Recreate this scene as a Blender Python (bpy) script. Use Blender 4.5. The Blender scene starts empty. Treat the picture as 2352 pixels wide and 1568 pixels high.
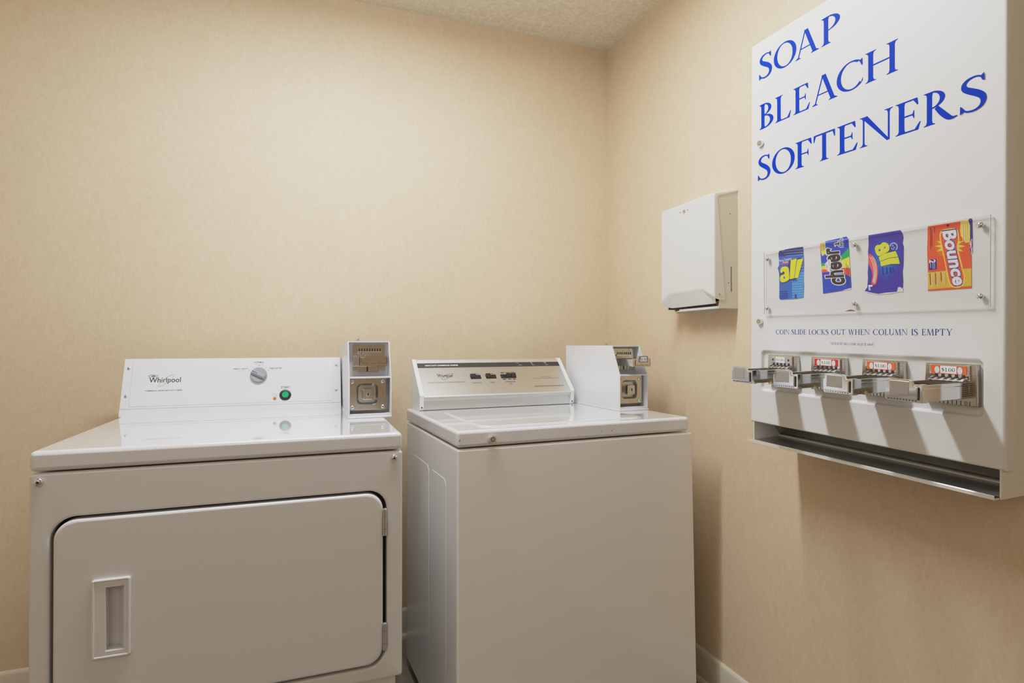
import bpy, bmesh, math, random
from mathutils import Vector, Matrix, Euler
random.seed(7)
SC = bpy.context.scene
COL = SC.collection
PI = math.pi

# ------------------------------------------------------------------ materials
def new_mat(name):
    m = bpy.data.materials.new(name); m.use_nodes = True
    nt = m.node_tree; b = nt.nodes['Principled BSDF']
    return m, nt, b

def mat(name, col, rough=0.4, metal=0.0, spec=0.5, coat=0.0, emit=None, noise=0.03, nscale=6.0, bump=0.0, bscale=200.0):
    """procedural principled material with a little noise in tone (and optional bump)"""
    m, nt, b = new_mat(name)
    b.inputs['Roughness'].default_value = rough
    b.inputs['Metallic'].default_value = metal
    b.inputs['Specular IOR Level'].default_value = spec
    b.inputs['Coat Weight'].default_value = coat
    b.inputs['Coat Roughness'].default_value = 0.025
    tc = nt.nodes.new('ShaderNodeTexCoord')
    n = nt.nodes.new('ShaderNodeTexNoise'); n.inputs['Scale'].default_value = nscale
    n.inputs['Detail'].default_value = 3
    nt.links.new(tc.outputs['Object'], n.inputs['Vector'])
    r = nt.nodes.new('ShaderNodeMixRGB'); r.blend_type = 'MIX'
    r.inputs[1].default_value = tuple(c*(1-noise) for c in col)+(1,)
    r.inputs[2].default_value = tuple(min(1, c*(1+noise)) for c in col)+(1,)
    nt.links.new(n.outputs['Fac'], r.inputs[0])
    nt.links.new(r.outputs[0], b.inputs['Base Color'])
    if emit:
        b.inputs['Emission Color'].default_value = tuple(emit[:3])+(1,)
        b.inputs['Emission Strength'].default_value = emit[3]
    if bump:
        n2 = nt.nodes.new('ShaderNodeTexNoise'); n2.inputs['Scale'].default_value = bscale
        nt.links.new(tc.outputs['Object'], n2.inputs['Vector'])
        bp = nt.nodes.new('ShaderNodeBump'); bp.inputs['Strength'].default_value = bump
        bp.inputs['Distance'].default_value = 0.001
        nt.links.new(n2.outputs['Fac'], bp.inputs['Height'])
        nt.links.new(bp.outputs[0], b.inputs['Normal'])
    return m

def s2l(r, g, b):
    f = lambda c: ((c/255+0.055)/1.055)**2.4 if c/255 > 0.04045 else c/255/12.92
    return (f(r), f(g), f(b))

def wallpaper():
    m, nt, b = new_mat('wallpaper')
    L = nt.links.new
    geo = nt.nodes.new('ShaderNodeNewGeometry')
    mp = nt.nodes.new('ShaderNodeMapping'); mp.inputs['Scale'].default_value = (1, 1, 0.45)
    L(geo.outputs['Position'], mp.inputs['Vector'])
    n1 = nt.nodes.new('ShaderNodeTexNoise'); n1.inputs['Scale'].default_value = 60; n1.inputs['Detail'].default_value = 6
    n1.inputs['Roughness'].default_value = 0.7; n1.inputs['Distortion'].default_value = 1.6
    L(mp.outputs[0], n1.inputs['Vector'])
    n2 = nt.nodes.new('ShaderNodeTexNoise'); n2.inputs['Scale'].default_value = 3.2; n2.inputs['Detail'].default_value = 3
    L(geo.outputs['Position'], n2.inputs['Vector'])
    cr = nt.nodes.new('ShaderNodeValToRGB')
    cr.color_ramp.elements[0].position = 0.34; cr.color_ramp.elements[0].color = WALL_D+(1,)
    cr.color_ramp.elements[1].position = 0.62; cr.color_ramp.elements[1].color = WALL_L+(1,)
    L(n1.outputs['Fac'], cr.inputs[0])
    mx = nt.nodes.new('ShaderNodeMixRGB'); mx.blend_type = 'MULTIPLY'; mx.inputs[0].default_value = 0.10
    L(cr.outputs[0], mx.inputs[1]); L(n2.outputs['Fac'], mx.inputs[2])
    L(mx.outputs[0], b.inputs['Base Color'])
    b.inputs['Roughness'].default_value = 0.52
    b.inputs['Specular IOR Level'].default_value = 0.35
    bp = nt.nodes.new('ShaderNodeBump'); bp.inputs['Strength'].default_value = 0.10; bp.inputs['Distance'].default_value = 0.001
    L(n1.outputs['Fac'], bp.inputs['Height']); L(bp.outputs[0], b.inputs['Normal'])
    return m

def ceiling_mat():
    m, nt, b = new_mat('ceiling_texture')
    L = nt.links.new
    geo = nt.nodes.new('ShaderNodeNewGeometry')
    n1 = nt.nodes.new('ShaderNodeTexNoise'); n1.inputs['Scale'].default_value = 75; n1.inputs['Detail'].default_value = 4
    L(geo.outputs['Position'], n1.inputs['Vector'])
    cr = nt.nodes.new('ShaderNodeValToRGB')
    cr.color_ramp.elements[0].position = 0.35; cr.color_ramp.elements[0].color = (0.74, 0.69, 0.56, 1)
    cr.color_ramp.elements[1].position = 0.7; cr.color_ramp.elements[1].color = (0.88, 0.84, 0.72, 1)
    L(n1.outputs['Fac'], cr.inputs[0]); L(cr.outputs[0], b.inputs['Base Color'])
    b.inputs['Roughness'].default_value = 0.8
    bp = nt.nodes.new('ShaderNodeBump'); bp.inputs['Strength'].default_value = 0.8; bp.inputs['Distance'].default_value = 0.004
    L(n1.outputs['Fac'], bp.inputs['Height']); L(bp.outputs[0], b.inputs['Normal'])
    return m

def floor_mat():
    m, nt, b = new_mat('vinyl_planks')
    L = nt.links.new
    geo = nt.nodes.new('ShaderNodeNewGeometry')
    mp = nt.nodes.new('ShaderNodeMapping'); mp.inputs['Rotation'].default_value = (0, 0, PI/2)
    L(geo.outputs['Position'], mp.inputs['Vector'])
    br = nt.nodes.new('ShaderNodeTexBrick'); br.inputs['Scale'].default_value = 1.0
    br.inputs['Brick Width'].default_value = 0.9; br.inputs['Row Height'].default_value = 0.11
    br.inputs['Mortar Size'].default_value = 0.0025
    br.inputs['Color1'].default_value = (0.17, 0.14, 0.11, 1); br.inputs['Color2'].default_value = (0.27, 0.225, 0.18, 1)
    br.inputs['Mortar'].default_value = (0.03, 0.024, 0.02, 1)
    L(mp.outputs[0], br.inputs['Vector'])
    m2 = nt.nodes.new('ShaderNodeMapping'); m2.inputs['Scale'].default_value = (40, 2.5, 1)
    L(geo.outputs['Position'], m2.inputs['Vector'])
    n = nt.nodes.new('ShaderNodeTexNoise'); n.inputs['Scale'].default_value = 2.0; n.inputs['Detail'].default_value = 5
    L(m2.outputs[0], n.inputs['Vector'])
    mx = nt.nodes.new('ShaderNodeMixRGB'); mx.blend_type = 'OVERLAY'; mx.inputs[0].default_value = 0.6
    L(br.outputs['Color'], mx.inputs[1]); L(n.outputs['Fac'], mx.inputs[2])
    L(mx.outputs[0], b.inputs['Base Color']); b.inputs['Roughness'].default_value = 0.38
    return m

def brushed(name, col, rough=0.3, sc=(3, 300, 300)):
    m, nt, b = new_mat(name)
    L = nt.links.new
    tc = nt.nodes.new('ShaderNodeTexCoord')
    mp = nt.nodes.new('ShaderNodeMapping'); mp.inputs['Scale'].default_value = sc
    L(tc.outputs['Object'], mp.inputs['Vector'])
    n = nt.nodes.new('ShaderNodeTexNoise'); n.inputs['Scale'].default_value = 4; n.inputs['Detail'].default_value = 3
    L(mp.outputs[0], n.inputs['Vector'])
    cr = nt.nodes.new('ShaderNodeValToRGB')
    cr.color_ramp.elements[0].color = tuple(c*0.88 for c in col)+(1,); cr.color_ramp.elements[1].color = tuple(min(1, c*1.1) for c in col)+(1,)
    L(n.outputs['Fac'], cr.inputs[0]); L(cr.outputs[0], b.inputs['Base Color'])
    b.inputs['Metallic'].default_value = 1.0; b.inputs['Roughness'].default_value = rough
    return m

def clear_plastic():
    m, nt, b = new_mat('clear_plastic'); nt.nodes.remove(b)
    out = nt.nodes['Material Output']
    t = nt.nodes.new('ShaderNodeBsdfTransparent'); t.inputs[0].default_value = (0.965, 0.97, 0.968, 1)
    g = nt.nodes.new('ShaderNodeBsdfGlossy'); g.inputs['Roughness'].default_value = 0.03
    lw = nt.nodes.new('ShaderNodeLayerWeight'); lw.inputs['Blend'].default_value = 0.5
    p = nt.nodes.new('ShaderNodeMath'); p.operation = 'POWER'; p.inputs[1].default_value = 5
    q = nt.nodes.new('ShaderNodeMath'); q.operation = 'MULTIPLY_ADD'; q.inputs[1].default_value = 0.7; q.inputs[2].default_value = 0.05
    mx = nt.nodes.new('ShaderNodeMixShader')
    nt.links.new(lw.outputs['Facing'], p.inputs[0]); nt.links.new(p.outputs[0], q.inputs[0])
    nt.links.new(q.outputs[0], mx.inputs[0]); nt.links.new(t.outputs[0], mx.inputs[1]); nt.links.new(g.outputs[0], mx.inputs[2])
    nt.links.new(mx.outputs[0], out.inputs['Surface'])
    return m

WALL_D = (0.69, 0.54, 0.362); WALL_L = (0.75, 0.606, 0.43)
MT = dict(
    wall=wallpaper(), ceil=ceiling_mat(), floor=floor_mat(),
    base=mat('cream_baseboard', (0.66, 0.60, 0.48), 0.45),
    enamel=mat('white_enamel', (0.745, 0.74, 0.74), 0.22, coat=0.5, noise=0.012),
    enamelwash_lit=mat('washer_enamel_lit', (0.86, 0.845, 0.825), 0.24, coat=0.5, noise=0.012),  # white enamel lightened for the washer: extra front light put into the colour
    enameltop=mat('white_enamel_top', (0.77, 0.775, 0.795), 0.08, coat=1.0, noise=0.01),
    consol=mat('white_console', (0.725, 0.735, 0.77), 0.3, noise=0.01),
    case=mat('white_painted_steel', (0.735, 0.74, 0.765), 0.32, noise=0.012),
    vend=mat('off_white_paint', (0.735, 0.735, 0.725), 0.46, noise=0.012),
    vendcab=mat('warm_tint_paint', (0.76, 0.745, 0.69), 0.4, noise=0.015),  # off-white with the warm tint of the ambient light put into the colour
    disp=mat('cream_white_enamel', (0.69, 0.69, 0.655), 0.28, noise=0.012),
    dispside=mat('cream_case', (0.66, 0.64, 0.57), 0.4, noise=0.015),
    dark=mat('dark_gap', (0.03, 0.027, 0.024), 0.7),
    black=mat('black_plastic', (0.012, 0.012, 0.014), 0.35),
    blackstrip=mat('black_strip', (0.035, 0.030, 0.026), 0.45),
    chrome=mat('chrome', (0.76, 0.78, 0.80), 0.07, metal=1, noise=0.06, nscale=40),
    satin=mat('satin_steel', (0.60, 0.61, 0.62), 0.25, metal=1, noise=0.08, nscale=60),
    worn=mat('worn_chrome', (0.56, 0.54, 0.50), 0.22, metal=1, noise=0.15, nscale=90),
    zinc=mat('zinc_screw', (0.66, 0.69, 0.72), 0.2, metal=1, noise=0.05),
    paddle=mat('worn_cast_metal', (0.52, 0.51, 0.50), 0.38, metal=1, noise=0.12, nscale=120),
    galv=mat('galvanised_steel', (0.50, 0.51, 0.50), 0.30, metal=1, noise=0.15, nscale=60),
    steel=brushed('brushed_steel', (0.62, 0.60, 0.57), 0.34),
    nose=brushed('pale_aluminium', (0.68, 0.70, 0.69), 0.45),
    endcap=mat('white_end_cap', (0.80, 0.82, 0.80), 0.3),
    knob=mat('grey_plastic', (0.28, 0.29, 0.33), 0.4),
    green=mat('green_plastic', (0.0, 0.33, 0.13), 0.3),
    amber_l=mat('amber_lens', (0.75, 0.18, 0.01), 0.12),
    ink=mat('black_ink', (0.03, 0.03, 0.035), 0.5),
    greyink=mat('grey_ink', (0.42, 0.43, 0.46), 0.5),
    dotink=mat('pale_dots', (0.55, 0.555, 0.58), 0.5),
    olive=mat('gold_ink', (0.42, 0.39, 0.16), 0.4),
    blueink=mat('blue_vinyl', s2l(0, 52, 178), 0.6, spec=0.12, noise=0.02),
    bluetext=mat('blue_print', s2l(52, 66, 150), 0.45),
    white=mat('white_print', (0.86, 0.86, 0.86), 0.5),
    redled=mat('red_lamp', (0.75, 0.06, 0.03), 0.3), yelled=mat('yellow_lamp', (0.75, 0.55, 0.05), 0.3),
    redink=mat('red_ink', (0.62, 0.12, 0.08), 0.5),
    redlab=mat('red_label', s2l(214, 40, 38), 0.4), orlab=mat('orange_label', s2l(240, 100, 50), 0.4),
    paperlab=mat('paper_label', (0.82, 0.82, 0.80), 0.55), oval=mat('grey_oval', (0.66, 0.66, 0.65), 0.5),
    rust=mat('rust', (0.24, 0.11, 0.045), 0.8, noise=0.3, nscale=200),
    clear=clear_plastic(), edge=mat('plastic_edge', (0.80, 0.80, 0.80), 0.15),
    scuff=mat('scuff_mark', (0.10, 0.085, 0.08), 0.7),
    bluering=mat('blue_border', s2l(60, 80, 150), 0.45),
)
PC = dict(navy=(30, 45, 125), blue=(36, 92, 190), sky=(48, 135, 215), pale=(165, 195, 232), yellow=(232, 224, 30), white=(235, 235, 240),
    red=(220, 75, 70), royal=(34, 66, 190), lemon=(236, 220, 80), green=(0, 165, 85), tomato=(240, 85, 50), black=(42, 36, 36), paper=(222, 218, 210),
    violet=(58, 48, 160), yellow2=(220, 222, 55), coral=(235, 85, 85), navy2=(42, 48, 150), orange=(234, 88, 54), amber=(228, 180, 62),
    yel=(240, 212, 92), plum=(62, 42, 135), coral2=(238, 70, 95), rust=(140, 60, 45), cream=(238, 222, 180))
for i in range(8):
    t = i/7.0
    PC['v%d' % i] = tuple(a*(1-t)+b*t for a, b in zip((54, 54, 168), (0, 128, 222)))
for i in range(5):
    t = i/4.0
    PC['g%d' % i] = tuple(a*(1-t)+b*t for a, b in zip((232, 92, 44), (238, 150, 40)))
PM = {}
def pmat(c):
    if c not in PM: PM[c] = mat('print_'+c, s2l(*PC[c]), 0.45, noise=0.02, nscale=60)
    return PM[c]

# ------------------------------------------------------------------ frames + mesh builder
class F:
    """2-D working plane: a along ux, b along uz, c out of the face"""
    def __init__(s, o=(0, 0, 0), ux=(1, 0, 0), uz=(0, 0, 1)):
        s.o = Vector(o); s.x = Vector(ux).normalized(); s.z = Vector(uz).normalized(); s.n = s.x.cross(s.z)
    def __call__(s, a, b, c=0.0): return s.o + s.x*a + s.z*b + s.n*c
F0 = F()

def rrect(a0, a1, b0, b1, r, n=5):
    pts = []
    for cx, cy, t0 in ((a1-r, b0+r, -PI/2), (a1-r, b1-r, 0), (a0+r, b1-r, PI/2), (a0+r, b0+r, PI)):
        for i in range(n+1):
            t = t0 + PI/2*i/n
            pts.append((cx+r*math.cos(t), cy+r*math.sin(t)))
    return pts

def ell(ca, cb, ra, rb, n=28, rot=0):
    return [(ca+ra*math.cos(t)*math.cos(rot)-rb*math.sin(t)*math.sin(rot), cb+ra*math.cos(t)*math.sin(rot)+rb*math.sin(t)*math.cos(rot))
            for t in [2*PI*i/n for i in range(n)]]

class G:
    def __init__(s, S=None): s.v = []; s.f = []; s.m = []; s.mats = []; s.S = S
    def mi(s, m):
        if m not in s.mats: s.mats.append(m)
        return s.mats.index(m)
    def add(s, vs, fs, m):
        k = len(s.v); i = s.mi(m)
        s.v += [Vector(p) for p in vs]
        for f in fs: s.f.append([k+j for j in f]); s.m.append(i)
    def addbm(s, bm, m):
        bm.verts.index_update()
        s.add([v.co.copy() for v in bm.verts], [[v.index for v in f.verts] for f in bm.faces], m); bm.free()
    def poly(s, fr, pts, c, m): s.add([fr(a, b, c) for a, b in pts], [list(range(len(pts)))], m)
    def hexa(s, P, m, bev=0, seg=2):
        """P: 8 points, 0-3 bottom ring, 4-7 top ring (counter-clockwise seen from above)"""
        bm = bmesh.new(); vs = [bm.verts.new(p) for p in P]
        for f in ((3, 2, 1, 0), (4, 5, 6, 7), (0, 1, 5, 4), (1, 2, 6, 5), (2, 3, 7, 6), (3, 0, 4, 7)): bm.faces.new([vs[i] for i in f])
        if bev: bmesh.ops.bevel(bm, geom=list(bm.edges), offset=bev, segments=seg, profile=0.5, affect='EDGES')
        s.addbm(bm, m)
    def box(s, fr, a0, a1, b0, b1, c0, c1, m, bev=0, seg=2):
        s.hexa([fr(a0, b0, c1), fr(a1, b0, c1), fr(a1, b0, c0), fr(a0, b0, c0), fr(a0, b1, c1), fr(a1, b1, c1), fr(a1, b1, c0), fr(a0, b1, c0)], m, bev, seg)
    def prism(s, fr, pts, c0, c1, m, bev=0, seg=2, hole=None, back=True):
        """extrude a 2-D outline (optionally with a hole) from c0 to c1; bevel the front edges"""
        bm = bmesh.new()
        def loop(ps):
            vs = [bm.verts.new(fr(a, b, c1)) for a, b in ps]
            return vs, [bm.edges.new((vs[i], vs[(i+1) % len(vs)])) for i in range(len(vs))]
        v1, e1 = loop(pts); es = list(e1)
        if hole:
            v2, e2 = loop(hole); es += e2
            bmesh.ops.triangle_fill(bm, edges=es, use_beauty=True, use_dissolve=False)
        else: bm.faces.new(v1)
        fs = list(bm.faces); ed = [e for e in bm.edges if len(e.link_faces) == 1]
        if hole: ed = es
        r = bmesh.ops.extrude_edge_only(bm, edges=ed)
        nv = [g for g in r['geom'] if isinstance(g, bmesh.types.BMVert)]
        off = fr.n*(c0-c1)
        for v in nv: v.co += off
        if back and not hole:
            idx = {}
            for v in nv:
                for e in v.link_edges:
                    o = e.other_vert(v)
                    if o in v1: idx[o] = v
            bm.faces.new([idx[v] for v in reversed(v1)])
        bmesh.ops.recalc_face_normals(bm, faces=list(bm.faces))
        if bev:
            fset = set(fs)
            be = [e for e in bm.edges if len(e.link_faces) == 2 and sum(f in fset for f in e.link_faces) == 1]
            bmesh.ops.bevel(bm, geom=be, offset=bev, segments=seg, profile=0.5, affect='EDGES')
        s.addbm(bm, m)
    def lathe(s, fr, ca, cb, prof, m, n=24, sa=1, sb=1):
        """prof: (radius, c) pairs, revolved about the face normal through (ca, cb)"""
        vs = []; fs = []
        for r, c in prof:
            for i in range(n):
                t = 2*PI*i/n; vs.append(fr(ca+sa*r*math.cos(t), cb+sb*r*math.sin(t), c))
        for j in range(len(prof)-1):
            for i in range(n): fs.append([j*n+i, j*n+(i+1) % n, (j+1)*n+(i+1) % n, (j+1)*n+i])
        fs.append([(len(prof)-1)*n+i for i in range(n)])
        s.add(vs, fs, m)
    def tube(s, p0, p1, r, m, n=14, r1=None):
        p0 = Vector(p0); p1 = Vector(p1); d = (p1-p0).normalized()
        u = d.orthogonal().normalized(); w = d.cross(u); r1 = r if r1 is None else r1
        vs = [p0+(u*math.cos(2*PI*i/n)+w*math.sin(2*PI*i/n))*r for i in range(n)]+[p1+(u*math.cos(2*PI*i/n)+w*math.sin(2*PI*i/n))*r1 for i in range(n)]
        fs = [[i, (i+1) % n, n+(i+1) % n, n+i] for i in range(n)]+[list(range(n))[::-1], list(range(n, 2*n))]
        s.add(vs, fs, m)
    def ring(s, fr, ca, cb, ra, rb, w, c, m, rot=0, n=40, t0=0, t1=2*PI):
        vs = []; fs = []; full = abs(t1-t0-2*PI) < 1e-6
        for i in range(n+1):
            t = t0+(t1-t0)*i/n
            for k in (-.5, .5):
                x = (ra+k*w)*math.cos(t); y = (rb+k*w)*math.sin(t)
                vs.append(fr(ca+x*math.cos(rot)-y*math.sin(rot), cb+x*math.sin(rot)+y*math.cos(rot), c))
        for i in range(n): fs.append([2*i, 2*i+1, 2*i+3, 2*i+2])
        s.add(vs, fs, m)
    def text(s, fr, body, a0, a1, b0, b1, c, m, bold=0.0):
        s.text3(fr, body, (a0, b0), (a1, b0), (a0, b1), c, m, bold)
    def text3(s, fr, body, BL, BR, TL, c, m, bold=0.0):
        """sans lettering fitted into the parallelogram BL-BR-TL"""
        cu = bpy.data.curves.new('lettering', 'FONT'); cu.body = body; cu.size = 1; cu.offset = bold; cu.resolution_u = 3
        ob = bpy.data.objects.new('lettering', cu); me = bpy.data.meshes.new_from_object(ob)
        xs = [v.co.x for v in me.vertices]; ys = [v.co.y for v in me.vertices]
        x0, x1, y0, y1 = min(xs), max(xs), min(ys), max(ys)
        vs = []
        for v in me.vertices:
            u = (v.co.x-x0)/(x1-x0); w = (v.co.y-y0)/(y1-y0)
            vs.append(fr(BL[0]+u*(BR[0]-BL[0])+w*(TL[0]-BL[0]), BL[1]+u*(BR[1]-BL[1])+w*(TL[1]-BL[1]), c))
        s.add(vs, [list(p.vertices) for p in me.polygons], m)
        bpy.data.objects.remove(ob); bpy.data.curves.remove(cu); bpy.data.meshes.remove(me)
    def build(s, name, parent=None, smooth=35, recalc=False, **props):
        me = bpy.data.meshes.new(name)
        T = s.S if s.S else (lambda p: p)
        me.from_pydata([T(p) for p in s.v], [], s.f)
        for m in s.mats: me.materials.append(m)
        me.polygons.foreach_set('material_index', s.m)
        if recalc:
            bm = bmesh.new(); bm.from_mesh(me); bmesh.ops.recalc_face_normals(bm, faces=list(bm.faces)); bm.to_mesh(me); bm.free()
        if smooth:
            me.polygons.foreach_set('use_smooth', [True]*len(me.polygons))
            me.set_sharp_from_angle(angle=math.radians(smooth))
        me.update()
        o = bpy.data.objects.new(name, me); COL.objects.link(o)
        if smooth and len(s.f) > 20:
            wn = o.modifiers.new('weighted_normals', 'WEIGHTED_NORMAL'); wn.keep_sharp = True; wn.weight = 90
        if parent: o.parent = parent
        for k, v in props.items(): o[k] = v
        return o

def thing(name, label, cat, loc=(0, 0, 0), rot=(0, 0, 0), group=None):
    o = bpy.data.objects.new(name, None); COL.objects.link(o)
    o.location = loc; o.rotation_euler = rot; o.empty_display_size = 0.1
    o['label'] = label; o['category'] = cat
    if group: o['group'] = group
    return o

# ------------------------------------------------------------------ serif capitals
TK = .152; TN = .054
def _stem(x, w=TK, y0=0., y1=1., s=.085, top=True, bot=True):
    L = x-w/2; R = x+w/2; p = []
    if bot: p += [(L-s, y0), (R+s, y0), (R+s, y0+.02), (R+s*.25, y0+.05), (R, y0+.12)]
    else: p += [(L, y0), (R, y0)]
    if top: p += [(R, y1-.12), (R+s*.25, y1-.05), (R+s, y1-.02), (R+s, y1), (L-s, y1), (L-s, y1-.02), (L-s*.25, y1-.05), (L, y1-.12)]
    else: p += [(R, y1), (L, y1)]
    if bot: p += [(L, y0+.12), (L-s*.25, y0+.05), (L-s, y0+.02)]
    return [p]
def _bar(x0, x1, y, h=TN): return [[(x0, y-h/2), (x1, y-h/2), (x1, y+h/2), (x0, y+h/2)]]
def _diag(x0, y0, x1, y1, w): return [[(x0-w/2, y0), (x0+w/2, y0), (x1+w/2, y1), (x1-w/2, y1)]]
def _foot(x, y, w, s=.085, up=True):
    d = 1 if up else -1
    return [[(x-w/2-s, y), (x+w/2+s, y), (x+w/2+s, y+.02*d), (x+w/2+.0, y+.07*d), (x-w/2, y+.07*d), (x-w/2-s, y+.02*d)]]
def _curve(P, n=7):
    Q = []
    for i in range(len(P)-1):
        p0 = P[max(i-1, 0)]; p1 = P[i]; p2 = P[i+1]; p3 = P[min(i+2, len(P)-1)]
        for k in range(n):
            t = k/n
            Q.append(tuple(.5*((2*b)+(-a+c)*t+(2*a-5*b+4*c-d)*t*t+(-a+3*b-3*c+d)*t**3) for a, b, c, d in zip(p0, p1, p2, p3)))
    Q.append(tuple(P[-1])); out = []; prev = None
    for i, (x, y, w) in enumerate(Q):
        a = Q[max(i-1, 0)]; b = Q[min(i+1, len(Q)-1)]; dx, dy = b[0]-a[0], b[1]-a[1]; l = math.hypot(dx, dy) or 1
        nx, ny = -dy/l*w/2, dx/l*w/2; cur = ((x+nx, y+ny), (x-nx, y-ny))
        if prev: out.append([prev[0], prev[1], cur[1], cur[0]])
        prev = cur
    return out
def _oring(cx, cy, rx, ry, ix, iy, rot=0.0, t0=0., t1=2*PI, dx=0.0, n=40):
    out = []; prev = None
    for i in range(n+1):
        t = t0+(t1-t0)*i/n
        o = (cx+rx*math.cos(t), cy+ry*math.sin(t)); x = ix*math.cos(t); y = iy*math.sin(t)
        q = (cx+dx+x*math.cos(rot)-y*math.sin(rot), cy+x*math.sin(rot)+y*math.cos(rot))
        if prev: out.append([prev[0], o, q, prev[1]])
        prev = (o, q)
    return out
_S = [(.54, .83, .035), (.49, .92, .045), (.40, .965, .05), (.29, .965, .06), (.17, .92, .085), (.10, .82, .12), (.13, .70, .15), (.26, .595, .17), (.41, .49, .175), (.52, .38, .16), (.555, .25, .13), (.51, .12, .09), (.40, .045, .06), (.27, .03, .05), (.14, .07, .045), (.06, .18, .035)]
GLY = {
 'S': _curve(_S)+[[(.49, .93), (.575, 1.0), (.578, .78), (.53, .80)], [(.115, .08), (.015, .0), (.02, .25), (.06, .22)]],
 'O': _oring(.5, .5, .5, .5, .335, .452, .16),
 'A': _diag(.10, 0, .40, 1, .055)+_diag(.78, 0, .43, 1, .16)+_bar(.20, .66, .34, .045)+_foot(.10, 0, .05)+_foot(.78, 0, .15),
 'P': _stem(.17)+_oring(.22, .735, .40, .265, .25, .225, 0, -PI/2, PI/2, n=24)+_bar(.05, .25, .98, .04)+_bar(.2, .25, .49, .04),
 'B': _stem(.17)+_oring(.22, .765, .33, .235, .19, .195, 0, -PI/2, PI/2, n=24)+_oring(.22, .27, .42, .27, .27, .228, 0, -PI/2, PI/2, n=24)+_bar(.05, .25, .98, .04)+_bar(.05, .25, .02, .04),
 'L': _stem(.17)+_bar(.1, .60, .025, .05)+[[(.50, .04), (.60, 0), (.66, .26), (.63, .26)]],
 'E': _stem(.17)+_bar(.1, .60, .025, .05)+_bar(.1, .56, .975, .05)+_bar(.2, .48, .52, .05)+[[(.50, .04), (.60, 0), (.66, .24), (.63, .24)], [(.47, .96), (.58, 1), (.60, .78), (.57, .78)], [(.44, .52), (.48, .64), (.50, .64), (.50, .40), (.48, .40)]],
 'F': _stem(.17)+_bar(.1, .56, .975, .05)+_bar(.2, .48, .50, .05)+[[(.47, .96), (.60, 1), (.62, .76), (.59, .76)], [(.44, .50), (.48, .62), (.50, .62), (.50, .38), (.48, .38)]],
 'T': _stem(.42, top=False)+_bar(.06, .78, .97, .06)+[[(.02, 1), (.12, .97), (.05, .74), (.02, .74)], [(.82, 1), (.72, .97), (.79, .74), (.82, .74)]],
 'C': _oring(.52, .5, .52, .5, .365, .452, .1, .28*PI, 1.74*PI, n=40)+[[(.80, .88), (.90, .94), (.905, .70), (.875, .70)], [(.78, .10), (.86, .17), (.92, .30), (.905, .17)]],
 'H': _stem(.17)+_stem(.79)+_bar(.17, .79, .52, .05),
 'R': _stem(.17)+_oring(.22, .74, .38, .26, .235, .22, 0, -PI/2, PI/2, n=24)+_bar(.05, .25, .98, .04)+_bar(.2, .30, .50, .04)+_curve([(.36, .49, .12), (.52, .27, .16), (.68, .09, .15), (.80, .03, .08), (.92, .045, .03)]),
 'N': _stem(.13, TN, s=.09)+_stem(.85, TN, s=.09, bot=False)+[[(.06, 1), (.24, 1), (.875, 0), (.80, -.02)]],
 'D': _stem(.17)+_oring(.24, .5, .56, .5, .41, .455, 0, -PI/2, PI/2, n=30)+_bar(.05, .26, .98, .04)+_bar(.05, .26, .02, .04),
 'I': _stem(.2),
 'K': _stem(.17)+_diag(.20, .46, .66, 1, .055)+_diag(.72, 0, .30, .58, .16)+_foot(.66, 1, .05, up=False)+_foot(.73, 0, .15),
 'U': _stem(.15, bot=False, y0=.3)+_stem(.76, TN, bot=False, y0=.3)+_oring(.43, .32, .355, .33, .215, .27, 0, PI, 2*PI, n=24),
 'W': _diag(.36, 0, .12, 1, .14)+_diag(.36, 0, .60, 1, .05)+_diag(.82, 0, .58, 1, .14)+_diag(.82, 0, 1.06, 1, .05)+_foot(.11, 1, .12, up=False)+_foot(1.06, 1, .05, up=False)+_foot(.58, 1, .1, up=False),
 'M': _diag(.12, 0, .19, 1, .05)+_diag(.52, 0, .22, 1, .14)+_diag(.52, 0, .84, 1, .05)+_diag(.95, 0, .88, 1, .14)+_foot(.12, 0, .05)+_foot(.95, 0, .13),
 'Y': _stem(.42, top=False, y1=.5)+_diag(.42, .45, .12, 1, .14)+_diag(.44, .45, .76, 1, .05)+_foot(.11, 1, .12, up=False)+_foot(.76, 1, .05, up=False),
 'V': _diag(.42, 0, .12, 1, .14)+_diag(.43, 0, .76, 1, .05)+_foot(.11, 1, .12, up=False)+_foot(.76, 1, .05, up=False),
 'G': _oring(.52, .5, .52, .5, .365, .452, .1, .28*PI, 1.72*PI, n=40)+[[(.80, .88), (.90, .94), (.905, .70), (.875, .70)]]+_stem(.86, TK, y1=.45, bot=False),
 '.': [ell(.08, .06, .065, .065, 10)], ',': [ell(.08, .06, .065, .065, 10), [(.06, .0), (.14, .04), (.05, -.16)]],
 '1': _stem(.22, .12, top=False)+[[(.02, .86), (.16, .92), (.28, 1.0), (.28, .8)]],
 '0': _oring(.29, .5, .29, .5, .18, .455),
 '4': _stem(.40, .12)+_bar(.02, .56, .27, .06)+_diag(.05, .27, .40, 1, .06),
 '6': _oring(.3, .30, .29, .30, .17, .25)+_curve([(.07, .32, .12), (.10, .6, .11), (.28, .86, .08), (.48, .98, .04)]),
 '7': _bar(.02, .56, .95, .1)+_diag(.2, 0, .52, .95, .1),
 '$': [[(x*.9+.02, .12+y*.78) for x, y in p] for p in _curve(_S)]+_bar(.24, .32, 1.0, .14)+_bar(.24, .32, .04, .14)+[[(.25, -.04), (.31, -.04), (.31, 1.06), (.25, 1.06)]],
}
LIFT = 1.2e-5
def gbox(g):
    xs = [x for p in g for x, y in p]; return min(xs), max(xs)
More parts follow.
